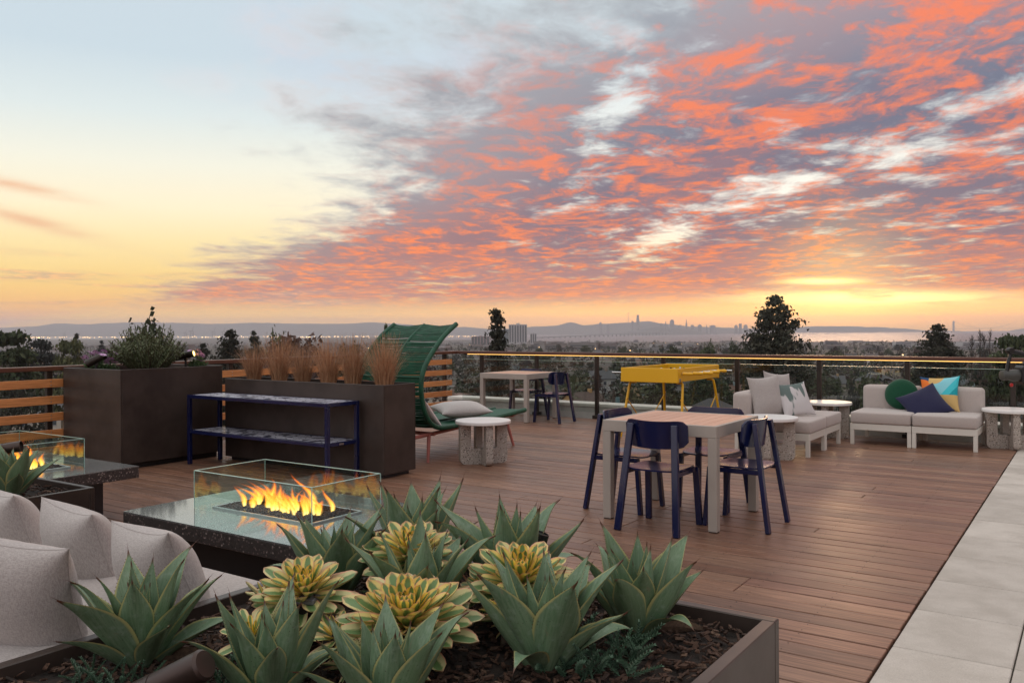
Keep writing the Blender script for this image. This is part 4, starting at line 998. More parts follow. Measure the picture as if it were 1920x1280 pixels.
def aeonium(label, u, v, z, rad, seed, n=58, tiltdir=None, flat=1.0):
    rg = random.Random(seed); t = thing('aeonium', label, 'aeonium', D(u, v, SZ - .02), 0, 'yellow aeonium rosettes'); hh = z - SZ + .02
    b = MB(); b.tube([(0, 0, -.03), (rg.uniform(-.02, .02), rg.uniform(-.02, .02), hh * .5), (0, 0, hh)], [.017, .014, .017], 8); b.build('stem', M['stem'], t)
    lean = Matrix.Rotation(R(16), 4, Vector((1, .1, 0))) if tiltdir is None else tiltdir
    base_ = Matrix.Translation((0, 0, hh)) @ lean
    for i in range(n):
        k = (i + .5) / n; az = i * 2.39996 + rg.uniform(-.1, .1); tilt = 8 + 84 * flat * k ** .85 + rg.uniform(-5, 5)
        ln = rad * (.36 + .70 * min(1, k * 1.35)) * rg.uniform(.9, 1.1)
        o = obj('leaf', AE[0] if k < .2 else AE[rg.choice([1, 2, 3, 1])], t); o['young'] = max(0.0, min(1.0, 1.15 - 1.5 * k + rg.uniform(-.15, .15)))
        o.matrix_local = base_ @ Matrix.Rotation(az, 4, 'Z') @ Matrix.Translation((.006 + .02 * k, 0, .045 * rad / .15 * (1 - k))) @ Matrix.Rotation(R(tilt), 4, 'Y') @ Matrix.Diagonal((ln, ln * rg.uniform(.85, 1.1), ln, 1))
    for i in range(int(n * .25)):
        az = rg.uniform(0, 6.28); ln = rad * rg.uniform(.5, .8); o = obj('hanging_leaf', AE[3], t); o['young'] = .1
        o.matrix_local = Matrix.Translation((0, 0, hh - rg.uniform(.01, .07))) @ Matrix.Rotation(az, 4, 'Z') @ Matrix.Rotation(R(rg.uniform(105, 150)), 4, 'Y') @ Matrix.Diagonal((ln, ln * .8, ln, 1))
aeonium('yellow and green aeonium rosette at the left of the four large ones', -2.21, 1.98, .545, .155, 31, 62)
aeonium('yellow and green aeonium rosette at the back below the fire table corner', -2.14, 2.44, .585, .155, 32, 68)
aeonium('largest yellow and green aeonium rosette in the centre foreground', -1.79, 2.02,   .505, .20, 33, 92)
aeonium('yellow and green aeonium rosette at the right in front of the rear agave', -1.66, 2.47, .55, .175, 34, 74)
for i, (u, v, z, r, lab) in enumerate([(-2.16, 1.72, .50, .085, 'small yellow aeonium offset left of the post light'), (-2.32, 1.92, .53, .08, 'small yellow aeonium offset leaning left of the leftmost rosette'),
        (-1.63, 2.32, .50, .085, 'small yellow aeonium offset right of the largest rosette'), (-2.0, 1.92, .47, .085, 'small yellow aeonium offset below the leftmost large rosette'),
        (-1.70, 1.84, .47, .09, 'small yellow aeonium offset at the bottom behind the central agave'), (-1.86, 1.83, .45, .075, 'small yellow aeonium offset below the largest rosette, on its left'),
        (-1.80, 2.46, .52, .085, 'small yellow aeonium offset left of the rightmost large rosette'), (-1.52, 2.46, .50, .08, 'small yellow aeonium offset right of the rightmost large rosette')]):
    aeonium(lab, u, v, z, r, 40 + i, 24, Matrix.Rotation(R(25), 4, Vector((math.cos(i * 2), math.sin(i * 2), 0))))
# ---- bark mulch
def mulch(name, u0, u1, v0, v1, z, n, seed, label):
    rg = random.Random(seed); b = MB()
    for _ in range(n):
        c = D(rg.uniform(u0, u1), rg.uniform(v0, v1), z + rg.uniform(-.006, .016)); l, w, h = rg.uniform(.015, .052), rg.uniform(.007, .02), rg.uniform(.003, .009)
        Mx = Matrix.Translation(c) @ Euler((rg.uniform(-.5, .5), rg.uniform(-.5, .5), rg.uniform(0, 6.3))).to_matrix().to_4x4()
        vs = [Mx @ Vector((x * l / 2 * rg.uniform(.6, 1), y * w / 2 * rg.uniform(.5, 1), zz * h / 2 + .004 * x * x)) for x in (-1, 1) for y in (-1, 1) for zz in (-1, 1)]
        b.add(vs, [(0, 1, 3, 2), (4, 6, 7, 5), (0, 4, 5, 1), (2, 3, 7, 6), (0, 2, 6, 4), (1, 5, 7, 3)])
    return tag(b.build(name, [M['bark']], None, False), label, 'mulch', kind='stuff')
M['bark'] = None
def bark_mat():
    m = bpy.data.materials.new('bark chip'); m.use_nodes = True; t = NT(m.node_tree); b = t.n['Principled BSDF']; b.inputs['Roughness'].default_value = .9
    g = t.n.new('ShaderNodeNewGeometry').outputs['Random Per Island']
    c = t.ramp(g, [(0, (.020, .011, .008)), (.3, (.065, .031, .018)), (.6, (.10, .05, .03)), (.85, (.05, .026, .017)), (1, (.19, .115, .075))])
    co = t.n.new('ShaderNodeTexCoord').outputs['Object']
    c = t.mix(t.ss(t.noise(co, 160, 3, .6), .4, .65), c, t.mix(1.0, c, (.45, .42, .4), 'MULTIPLY')); t.l.new(c, b.inputs['Base Color']); return m
M['bark'] = bark_mat()
mulch('bark_mulch', -2.69, -.97, .85, 2.89, .402, 5200, 5, 'brown bark mulch in the foreground planter')
mulch('bark_mulch', -6.1, -5.38, 1.4, 2.96, .407, 900, 6, 'brown bark mulch in the low left planter')
# ---- needle-leaved ground cover
M['needle'] = mat('grey green needle', (.055, .115, .065), .6, col2=(.10, .175, .115), vs=30, rnd=.25)
def sprig_mesh(seed):
    rg = random.Random(seed); b = MB(); L = 1.0; pts = []
    for k in range(9): q = k / 8; pts.append(Vector((.25 * q * q, .06 * math.sin(q * 4 + seed), q * L)))
    b.tube(pts, [.02 * (1 - .6 * k / 8) for k in range(9)], 5)
    for i in range(64):
        q = .12 + .88 * i / 63; f = q * 8; k = min(7, int(f)); p = pts[k].lerp(pts[k + 1], f - k); az = i * 2.4; ln = .17 * (1 - .45 * q); up = .55 + .6 * q
        d_ = Vector((math.cos(az), math.sin(az), up)).normalized(); s_ = d_.cross(Vector((0, 0, 1))).normalized() * .022
        b.add([p - s_, p + s_, p + d_ * ln * .6 + s_, p + d_ * ln, p + d_ * ln * .6 - s_], [(0, 1, 2, 3, 4)])
    return b.mesh('sprig', M['needle'], False)
SPR = [sprig_mesh(i) for i in range(4)]
def cover(label, u, v, ru, rv, n, seed, hs=.11, z=.40):
    rg = random.Random(seed); t = dthing('ground_cover_plant', label, 'ground cover', u, v, z)
    for i in range(n):
        a = rg.uniform(0, 6.28); r = math.sqrt(rg.random()); x, y = ru * r * math.cos(a), rv * r * math.sin(a); s = hs * rg.uniform(.7, 1.25)
        o = obj('sprig', SPR[i % 4], t); o.matrix_local = Matrix.Translation((x, y, 0)) @ Matrix.Rotation(rg.uniform(0, 6.28), 4, 'Z') @ Matrix.Rotation(rg.uniform(.1, .9), 4, 'Y') @ Matrix.Scale(s, 4)
cover('grey green needle leaved ground cover between the two right hand agaves', -1.30, 2.36, .16, .17, 62, 51)
cover('grey green ground cover at the bottom edge beside the bronze spotlight', -2.12, 1.58, .12, .12, 34, 52, .09)
cover('low green sprigs on the mulch below the lower left agave', -2.40, 1.38, .14, .10, 26, 53, .075)
cover('sparse green sprigs behind the central small agave', -2.12, 2.22, .12, .12, 22, 54, .08)
cover('small green sprigs at the foot of the lone left agave', -5.50, 2.45, .10, .12, 20, 55, .08)
# ---- dry grass tufts
M['drygrass'] = mat('dry copper grass', (.33, .15, .072), .8, col2=(.50, .30, .17), vs=60, stretch=(1, 1, .1), rnd=.15)
def tuft(seed, n=620):
    rg = random.Random(seed); b = MB()
    for i in range(n):
        a = rg.uniform(0, 6.28); r0 = .075 * math.sqrt(rg.random()); h = rg.uniform(.26, .56); fl = rg.gauss(0, 1) * .03 + r0 * 1.9; dr = rg.uniform(0, .09) * (rg.random() < .4)
        x0, y0 = r0 * math.cos(a), r0 * math.sin(a); w = rg.uniform(.0014, .0026); sd = Vector((-math.sin(a + rg.uniform(-1, 1)), math.cos(a + rg.uniform(-1, 1)), 0)) * w; pts = []
        for k in range(5):
            q = k / 4; rr = fl * q ** 1.4 + dr * q ** 3 * 2; pts.append(Vector((x0 + rr * math.cos(a), y0 + rr * math.sin(a), h * q - dr * q ** 3)))
        vs = []
        for k, p in enumerate(pts): ww = 1 - .75 * k / 4; vs += [p - sd * ww, p + sd * ww]
        b.add(vs, [(2 * k, 2 * k + 1, 2 * k + 3, 2 * k + 2) for k in range(4)])
    return b.mesh('blades', M['drygrass'], False)
TU = [tuft(i) for i in range(3)]
names_ = ['first', 'second', 'third', 'fourth', 'fifth', 'sixth']
for i, u in enumerate((-7.93, -7.50, -7.12, -6.72, -6.36, -5.92)):
    t = dthing('ornamental_grass', '%s tuft of dry copper grass from the left in the long planter' % names_[i], 'grass', u, 6.36, .86, i * 1.3, 'dry grass tufts')
    o = obj('blades', TU[i % 3], t); o['kind'] = 'stuff'; s = [.92, 1.0, .92, .98, 1.0, 1.06][i]; o.scale = (s, s, s * [.9, 1.02, .9, 1, 1.02, .98][i])
# ---- shrub and flowers in the tall planter
M['shrubleaf'] = mat('olive leaf', (.10, .135, .055), .6, col2=(.17, .20, .095), vs=25, rnd=.2)
def shrub_leaves(seed, rx, ry, h, stems, per, ll, lw):
    rg = random.Random(seed); b = MB(); st_ = MB()
    for s in range(stems):
        a = rg.uniform(0, 6.28); r = math.sqrt(rg.random()); x0, y0 = .35 * rx * r * math.cos(a), .35 * ry * r * math.sin(a); hh = h * rg.uniform(.5, 1.0) * (1.05 - .45 * r * r); x1, y1 = rx * r * math.cos(a), ry * r * math.sin(a)
        P_ = [Vector((x0 + (x1 - x0) * q, y0 + (y1 - y0) * q, hh * q)) for q in [k / 5 for k in range(6)]]; st_.tube(P_, .0025, 4, caps=False)
        for i in range(per):
            q = .15 + .85 * (i + rg.random()) / per; p = Vector((x0 + (x1 - x0) * q, y0 + (y1 - y0) * q, hh * q)); az = rg.uniform(0, 6.28)
            d_ = Vector((math.cos(az), math.sin(az), rg.uniform(.6, 1.8))).normalized(); s_ = d_.cross(Vector((rg.uniform(-.5, .5), rg.uniform(-.5, .5), 1))).normalized() * lw / 2; l = ll * rg.uniform(.7, 1.2)
            b.add([p, p + d_ * l * .5 + s_, p + d_ * l, p + d_ * l * .5 - s_], [(0, 1, 2, 3)])
    return b, st_
t = dthing('leafy_shrub', 'bushy olive green shrub in the tall square planter', 'shrub', -8.86, 5.64, .99)
b, s_ = shrub_leaves(3, .46, .42, .56, 190, 46, .040, .012); tag(b.build('foliage', M['shrubleaf'], t, False), None, None, kind='stuff'); s_.build('stems', M['stem'], t)
M['flowleaf'] = mat('daisy leaf', (.07, .13, .045), .6, rnd=.2); M['petal'] = mat('lilac petal', (.50, .27, .52), .7, col2=(.62, .42, .62), vs=20); M['disc'] = mat('flower eye', (.16, .06, .14), .8)
def flowers(label, u, v, n, seed, ru, rv):
    rg = random.Random(seed); t = dthing('daisy_plant', label, 'flowers', u, v, .99)
    b, s_ = shrub_leaves(seed, ru, rv, .15, 40, 26, .034, .014); b.build('foliage', M['flowleaf'], t, False)['kind'] = 'stuff'
    for i in range(n):
        x, y, h = rg.uniform(-ru, ru), rg.uniform(-rv, rv), rg.uniform(.11, .24); s = MB(); s.tube([(x * .7, y * .7, 0), (x, y, h)], .002, 5); so = s.build('flower_stalk', M['flowleaf'], t)
        p = MB(); tl = Matrix.Translation((x, y, h)) @ Euler((rg.uniform(-.9, .1), rg.uniform(-.5, .5), 0)).to_matrix().to_4x4()
        for k in range(12):
            a = k * math.pi / 6; c, sn = math.cos(a), math.sin(a); p.add([tl @ Vector((c * .006, sn * .006, 0)), tl @ Vector((c * .026 - sn * .009, sn * .026 + c * .009, .003)), tl @ Vector((c * .042, sn * .042, .002)), tl @ Vector((c * .026 + sn * .009, sn * .026 - c * .009, .003))], [(0, 1, 2, 3)])
        p.build('petals', M['petal'], so, False); e = MB(); e.lathe([(.007, 0), (.006, .004), (.002, .006)], 8, tl); e.build('flower_eye', M['disc'], so)
flowers('lilac daisies at the front left of the tall square planter', -9.14, 5.22, 24, 61, .30, .14)
flowers('lilac daisies at the far corner of the tall square planter', -8.60, 6.10, 9, 62, .13, .10)
# ================================================================== the land beyond
def zg(r, az=0.0):
    if r < 300: return -24.0
    return -24 - (min(r, 4700) - 300) / 4400 * 45
def ground_z(x, y): return zg(math.hypot(x, y))
def ordn(i):
    return '%d%s' % (i, 'th' if 10 <= i % 100 <= 20 else {1: 'st', 2: 'nd', 3: 'rd'}.get(i % 10, 'th'))
radii = [6, 30, 60, 100, 160, 240, 300, 420, 600, 850, 1200, 1700, 2400, 3300, 4200, 4700, 4760, 6000, 9000, 12000]
NA = 144; gv = []; gf = []
def shore(az):            # radius where land ends and the bay begins
    px = 960 + 1600 * math.tan(az) if abs(az) < 1.3 else (-9e9 if az < 0 else 9e9)
    return 11500 if px < 800 else 11500 - (px - 800) / 120 * 6800 if px < 920 else 4700
for r in radii:
    for k in range(NA):
        az = -math.pi + 2 * math.pi * k / NA; land = r <= shore(az) + 30
        z = zg(r) + (mnoise.noise(Vector((r * math.sin(az) * .01, r * math.cos(az) * .01, 0))) * 1.2 if r > 60 else 0) if land else -110
        gv.append((r * math.sin(az), r * math.cos(az), z))
for i in range(len(radii) - 1):
    for k in range(NA): gf.append((i * NA + k, (i + 1) * NA + k, (i + 1) * NA + (k + 1) % NA, i * NA + (k + 1) % NA))
me = bpy.data.meshes.new('ground'); me.from_pydata(gv, [], gf)
gm = bpy.data.materials.new('town ground'); gm.use_nodes = True; t = NT(gm.node_tree); b = t.n['Principled BSDF']; b.inputs['Roughness'].default_value = .95
co = t.n.new('ShaderNodeTexCoord').outputs['Object']
c = t.mix(t.ss(t.noise(co, .045, 6, .7), .38, .62), (.018, .024, .012), (.065, .052, .042))
c = t.mix(t.ss(t.noise(co, .013, 4, .6), .48, .6), c, (.04, .032, .028))
c = t.mix(t.ss(t.noise(co, .11, 3, .6), .60, .66), c, (.16, .145, .135))
t.l.new(c, b.inputs['Base Color']); me.materials.append(gm); struct(obj('ground', me))
wm = mat('bay water', (.09, .075, .08), .38, 0, spec=.3, bump=.2, bs=.02)
mb = MB(); mb.add([(-14500, -2500, -71.5), (14500, -2500, -71.5), (14500, 16500, -71.5), (-14500, 16500, -71.5)], [(0, 1, 2, 3)]); struct(mb.build('bay_water', wm, None, False))
# ---- far hills
M['hill'] = mat('far hill', (.05, .055, .05), .95, col2=(.075, .07, .06), vs=.0016)
def hills(name, pts, dist, depth, seed=0):
    b = MB(); P_ = []
    for (x0, y0), (x1, y1) in zip(pts, pts[1:]):
        n = max(2, int(abs(x1 - x0) / 7))
        for k in range(n): q = k / n; q2 = q * q * (3 - 2 * q); P_.append((x0 + (x1 - x0) * q, y0 + (y1 - y0) * q2))
    P_.append(pts[-1]); vs = []
    for i, (x, y) in enumerate(P_):
        c = PX(x, y + .9 * mnoise.noise(Vector((x * .06, seed, 0))) + .5 * mnoise.noise(Vector((x * .21, seed, 4))), dist); hgt = c.z + 74
        for (f, dd) in ((0, -depth), (.35, -depth * .55), (.75, -depth * .22), (1, 0), (.6, depth * .5), (0, depth)):
            s = (dist + dd) / dist; wob = 1 + .25 * mnoise.noise(Vector((x * .08, f * 3, seed + 9))) if 0 < f < 1 else 1
            vs.append((c.x * s, dist + dd, -74 + hgt * f * wob))
    n = len(P_); fs = [(i * 6 + k, (i + 1) * 6 + k, (i + 1) * 6 + k + 1, i * 6 + k + 1) for i in range(n - 1) for k in range(5)]
    b.add(vs, fs); return struct(b.build(name, M['hill'], None, True, ang=80))
hills('hills', [(-400, 612), (-200, 608), (0, 614), (60, 612), (110, 606), (160, 608), (200, 605.5), (260, 604), (330, 605), (400, 607), (480, 605), (560, 606.5), (640, 607), (700, 604), (740, 607), (800, 610), (870, 613), (930, 617), (985, 626)], 14000, 1600, 1)
hills('peninsula_hills', [(780, 626), (850, 619), (900, 618), (960, 616), (1005, 612), (1040, 610.5), (1070, 604), (1096, 609.5), (1130, 607), (1180, 604.5), (1216, 602), (1240, 606.5), (1300, 612), (1360, 614), (1410, 616), (1450, 619), (1480, 626)], 12600, 1000, 2)
hills('island_hills', [(1160, 626), (1190, 619), (1230, 612.5), (1262, 613), (1290, 617), (1320, 623), (1335, 627)], 10600, 400, 3)
hills('headland_hills', [(1440, 622), (1480, 614), (1530, 611.5), (1590, 611.5), (1640, 613), (1690, 615.5), (1740, 619.5), (1800, 620), (1818, 624)], 14500, 1000, 4)
hills('headland_hills', [(1880, 624), (1905, 617), (1950, 611), (2050, 606), (2200, 606)], 15000, 1000, 5)
hills('low_shore_land', [(1440, 628), (1480, 626), (1560, 625.6), (1640, 626.2), (1668, 628.4)], 10500, 250, 6)
# ---- skyline across the bay
M['tower'] = mat('distant tower', (.10, .10, .115), .7, col2=(.16, .155, .16), vs=.01); M['towerlight'] = mat('pale distant tower', (.22, .22, .23), .7)
def tower(label, x, ytop, wpx, dist=11400, kind='box', ybase=622):
    c = PX(x, ybase, dist); top = PX(x, ytop, dist).z; w = wpx * dist / 1600; z0 = -73; h = top - z0
    t = thing('skyline_tower', label, 'skyscraper', (c.x, c.y, z0), 0, 'towers across the bay')
    b = MB()
    if kind == 'taper':
        n = 12; b.lathe([(w * .56, 0), (w * .56, h * .55), (w * .52, h * .8), (w * .42, h * .95), (w * .34, h)], 12)
    elif kind == 'pyramid': b.lathe([(w * .72, 0), (w * .40, h * .55), (w * .06, h * .97), (.5, h)], 4, Matrix.Rotation(R(45), 4, 'Z'))
    elif kind == 'step': b.box(-w / 2, w / 2, -w / 2, w / 2, 0, h * .9); b.box(-w * .38, w * .38, -w * .38, w * .38, h * .9, h * .97); b.box(-w * .25, w * .25, -w * .25, w * .25, h * .97, h)
    else: b.box(-w / 2, w / 2, -w / 2, w / 2, 0, h * .97); b.box(-w * .3, w * .3, -w * .3, w * .3, h * .97, h)
    b.build('shaft', M['tower'], t, False)
    b = MB(); b.box(-w * .8, w * .8, -w * .7, w * .7, 0, h * .12); b.build('podium', M['tower'], t, False)
for a in [('tallest tapered tower in the skyline across the bay', 1196, 590, 5.2, 11400, 'taper'), ('thin pyramid tower with a needle tip in the skyline across the bay', 1287, 597.5, 5.5, 11400, 'pyramid'),
          ('broad stepped dark tower left of the pyramid tower across the bay', 1260, 599, 7, 11400, 'step'), ('slim tower immediately left of the tallest skyline tower', 1186, 601.5, 3.5), ('twin peaked tower left of the bridge across the bay', 1126, 604, 4.5, 11400, 'step'),
          ('low block between the stepped tower and the pyramid tower', 1275, 609, 6, 11400, 'step'), ('first block right of the pyramid tower', 1298, 609, 5), ('second block right of the pyramid tower', 1312, 608, 6, 11400, 'step'), ('peaked block third right of the pyramid tower', 1325, 607, 4, 11400, 'pyramid'),
          ('wide low block fourth right of the pyramid tower', 1336, 609.5, 9), ('block at the thin end of the skyline, first of three before the big conifer', 1380, 609, 5, 11400, 'step'), ('block second of three before the big conifer', 1388, 606.5, 4.5), ('block third of three before the big conifer', 1398, 608.5, 6, 11400, 'step'),
          ('small tower on the slope left of the tallest skyline tower', 1140, 608, 5, 11400, 'step'), ('low tower at the left foot of the bridge pylon', 1240, 606, 5)]:
    tower(*a)
def mast(label, x, ytop, ybase, dist, name, cat, wpx=1.0):
    c = PX(x, ybase, dist); h = PX(x, ytop, dist).z - c.z; w = wpx * dist / 1600
    t = thing(name, label, cat, c); b = MB()
    for k in range(3):
        a = k * 2.09; b.tube([(w * 1.6 * math.cos(a), w * 1.6 * math.sin(a), 0), (w * .5 * math.cos(a), w * .5 * math.sin(a), h * .5), (w * .8 * math.cos(a), w * .8 * math.sin(a), h)], w * .22, 4)
    b.build('mast', M['tower'], t); b = MB()
    for q in (.35, .5, .75): b.lathe([(w * .9, h * q), (w * .9, h * q + w * .5)], 6)
    b.build('brace', M['tower'], t)
mast('three legged antenna mast on the hills left of the tallest tower', 1178, 585, 606, 12650, 'antenna_mast', 'mast', .9)
# ---- bridge with one pylon, piers
br = thing('bay_bridge', 'long low bridge with one white cable pylon crossing the bay', 'bridge', PX(1250, 626, 9800)); ori = br.location.copy(); M['bridge'] = mat('pale bridge concrete', (.20, .20, .21), .8)
pA, pB = PX(1000, 632.8, 6800) - ori, PX(1245, 622.6, 9700) - ori; pC = PX(1262, 622, 9950) - ori
b = MB(); b.bar(pA, pB, 22, 7); b.bar(pB, pC, 22, 7); b.build('road_deck', M['bridge'], br, False)
for k in range(30):
    q = (k + .5) / 30; p = pA.lerp(pB, q); b = MB(); zb = -75 - ori.z; b.box(p.x - 6, p.x + 6, p.y - 7, p.y + 7, zb, p.z - 3.4); b.build('pier', M['bridge'], br, False)
pt = pB.lerp(pC, .2); zt = PX(1250, 602.5, 9740).z - ori.z
b = MB(); b.tube([(pt.x, pt.y, -75 - ori.z), (pt.x, pt.y, zt)], [8, 5], 6); b.build('pylon', M['towerlight'], br)
b = MB()
for s in (-1, 1):
    for k in range(6): e = pt + Vector((s * (10 + k * 9), -s * 120 * k * .3 if s < 0 else 0, 0)); b.tube([(pt.x, pt.y, zt - k * 4), (e.x, e.y, pB.z + 3)], 1.1, 4)
tag(b.build('stay_cables', M['towerlight'], br), None, None, kind='stuff')
ggt = thing('suspension_bridge', 'faint tall bridge tower standing in the strait far right', 'bridge', PX(1788, 619, 13600)); s_ = 13600 / 1600
b = MB()
for s in (-1, 1): b.box(s * .9 * s_ - .55 * s_, s * .9 * s_ + .55 * s_, -10, 10, -40, 17 * s_)
for z in (4, 8, 12, 16): b.box(-.9 * s_, .9 * s_, -6, 6, z * s_, (z + 1) * s_)
b.build('tower', M['tower'], ggt, False)
b = MB(); b.box(-34 * s_, 130 * s_, -12, 12, 2.6 * s_, 3.1 * s_); b.build('road_deck', M['tower'], ggt, False)
b = MB(); b.tube([(x * s_, 0, (3.4 + 13.5 * ((x - 60) / 60.0) ** 2) * s_) for x in range(0, 121, 6)], .18 * s_, 4); b.build('main_cable', M['tower'], ggt)
# ---- port cranes and the line of port lights
M['crane'] = mat('crane steel', (.10, .11, .13), .7)
for i, (x, yt) in enumerate([(121, 620), (348, 617), (360, 611.5), (401, 613), (419, 613.5), (246, 625), (700, 622)]):
    dist = 8600; c = PX(x, 631.5, dist); h = PX(x, yt, dist).z - c.z; k = h / 1.0
    t = thing('port_crane', '%s port crane from the left on the far waterfront' % ordn(sorted([121, 348, 360, 401, 419, 246, 700]).index(x) + 1), 'crane', c, 0, 'port cranes'); b = MB(); g = h * .16
    for s in (-1, 1): b.bar((s * g, 0, -6), (s * g * .6, 0, h * .55), h * .045, h * .045)
    b.bar((-g * .9, 0, h * .3), (g * .9, 0, h * .3), h * .035, h * .035); b.build('gantry', M['crane'], t, False)
    b = MB(); b.bar((-h * .32, 0, h * .55), (h * .05, 0, h * .56), h * .05, h * .05); b.bar((h * .02, 0, h * .56), (h * .16, 0, h), h * .03, h * .03); b.build('boom', M['crane'], t, False)
rg = random.Random(9)
M['portlight'] = emit('distant lamp light', (1.0, .60, .24), 5.0)
b = MB(); bmi = []
for i in range(420):
    x = rg.uniform(-60, 760) if rg.random() < .85 else rg.uniform(760, 930); dist = rg.uniform(7400, 9000); p = PX(x, 632.6 - .002 * x + rg.gauss(0, .75), dist); s = rg.uniform(1.2, 4.2) * (1.5 if rg.random() < .12 else 1)
    b.lathe([(.01, -s * .5), (s, 0), (.01, s * .5)], 5, Matrix.Translation(p) @ Matrix.Diagonal((1.6, 1, 1, 1)))
tag(b.build('port_lights', M['portlight'], None, False), 'line of warm lamps along the far waterfront', 'lights', kind='stuff')
# ---- white slab tower and its neighbours
def rampmat(name, cols, rough=.85):
    m = bpy.data.materials.new(name); m.use_nodes = True; t = NT(m.node_tree); b = t.n['Principled BSDF']; b.inputs['Roughness'].default_value = rough
    rn = t.n.new('ShaderNodeObjectInfo').outputs['Random']; t.l.new(t.ramp(rn, [(i / len(cols), c) for i, c in enumerate(cols)], 'CONSTANT'), b.inputs['Base Color']); return m
M['farglass'] = mat('far window band', (.04, .05, .06), .4)
def office(label, x0, x1, yt, yb, dist, mwall, nfin=0, nfl=0):
    c = PX((x0 + x1) / 2, yb, dist); w = (x1 - x0) / 1600 * dist; g = zg(dist) ; h = PX((x0 + x1) / 2, yt, dist).z - g; dp = w * .45
    t = thing('office_building', label, 'building', (c.x, c.y, g), -math.atan2(c.x, c.y) * 0)
    b = MB(); b.box(-w / 2, w / 2, -dp / 2, dp / 2, 0, h * .985); b.build('wall', mwall, t, False)
    b = MB(); b.box(-w * .08, w * .10, -dp * .2, dp * .2, h * .985, h * 1.05); b.build('roof_plant', mwall, t, False)
    for k in range(nfin):
        x = -w / 2 + w * (k + .5) / nfin; b = MB(); b.box(x - w / nfin * .28, x + w / nfin * .28, -dp / 2 - w * .012, -dp / 2 - .05, h * .10, h * .93); b.build('window_strip', M['farglass'], t, False)
    for k in range(nfl):
        z = h * (k + .6) / (nfl + .4); b = MB(); b.box(-w * .48, w * .48, -dp / 2 - w * .01, -dp / 2 - .05, z, z + h / nfl * .38); b.build('window_band', M['farglass'], t, False)
M['ofwhite'] = mat('white tower concrete', (.42, .41, .42), .8); M['ofteal'] = mat('blue green curtain wall', (.09, .14, .16), .5); M['ofpink'] = mat('pinkish concrete', (.26, .20, .19), .85)
office('tall white slab tower with dark vertical window strips', 954, 988, 607.5, 640, 3300, M['ofwhite'], 7)
office('blue green glass block beside the white slab tower', 938, 956, 617, 640, 3450, M['ofteal'], 0, 6)
office('small pale block right of the white slab tower', 994, 1006, 624.5, 642, 3300, M['ofwhite'], 3)
office('wide pinkish block left of the narrow spire tree', 884, 918, 630, 648, 2900, M['ofpink'], 6, 0)
office('white long building with window bands right of centre among trees', 1676, 1706, 640, 650, 1700, M['ofwhite'], 0, 3)
office('long pale block with window bands behind the bare poplars', 1795, 1875, 641, 652, 1600, M['ofwhite'], 0, 3)
# ---- low town blocks
TOWN = rampmat('town block walls', [(.34, .32, .31), (.22, .20, .19), (.42, .41, .41), (.17, .15, .145), (.28, .24, .22), (.13, .12, .13)]); TROOF = rampmat('town block roofs', [(.10, .095, .10), (.22, .21, .21), (.14, .11, .10)])
def town_proto(kind):
    t = thing('town_block', '', 'building', (0, 0, 0)); b = MB()
    if kind == 0: b.box(-.5, .5, -.35, .35, 0, .92)
    elif kind == 1: b.box(-.5, .2, -.35, .35, 0, .92); b.box(.2, .5, -.3, .3, 0, .6)
    else: b.box(-.5, .5, -.35, .35, 0, .55); b.box(-.3, .3, -.3, .3, .55, .92)
    b.build('wall', TOWN, t, False); b = MB(); z = .92
    if kind == 0: b.box(-.52, .52, -.37, .37, .9205, .96); b.box(-.1, .15, -.1, .1, .96, 1.05)
    elif kind == 1: b.box(-.52, .22, -.37, .37, .9205, .96); b.box(.2201, .52, -.32, .32, .6005, .64)
    else: b.box(-.32, .32, -.32, .32, .9205, .96); b.box(-.52, .52, -.37, -.301, .5505, .58)
    b.build('roof', TROOF, t, False); b = MB()
    for z in (.2, .5 if kind != 2 else .38): b.box(-.46, .46 if kind != 1 else .18, -.362, -.3505, z, z + .12)
    b.build('window_band', M['farglass'], t, False); return t
TP = [town_proto(k) for k in range(3)]; used = [False] * 3; blocks = []
for i in range(150):
    x = rg.uniform(-100, 2020); dist = 1300 * (3.3 ** rg.random()); k = rg.randrange(3)
    if 925 < x < 1012 and dist > 2200: continue
    c = TP[k] if not used[k] else copy_tree(TP[k]); used[k] = True; X = (x - 960) / 1600 * dist
    h = rg.uniform(6, 11) * (1 + .6 * (rg.random() < .15)); w = rg.uniform(16, 60)
    c.location = (X, dist, ground_z(X, dist) - .3); c.scale = (w, w * rg.uniform(.6, 1), h); c.rotation_euler = (0, 0, rg.uniform(-.5, .5)); blocks.append((dist, x, c))
blocks.sort(key=lambda q: q[0]); n3 = len(blocks) // 3
for bi, nm in enumerate(('nearest', 'middle', 'farthest')):
    part = sorted(blocks[bi * n3:(bi + 1) * n3] if bi < 2 else blocks[2 * n3:], key=lambda q: q[1])
    for i, (_, _, c) in enumerate(part): tag(c, '%s low town block from the left in the %s band of the city' % (ordn(i + 1), nm), 'building', 'low town blocks')
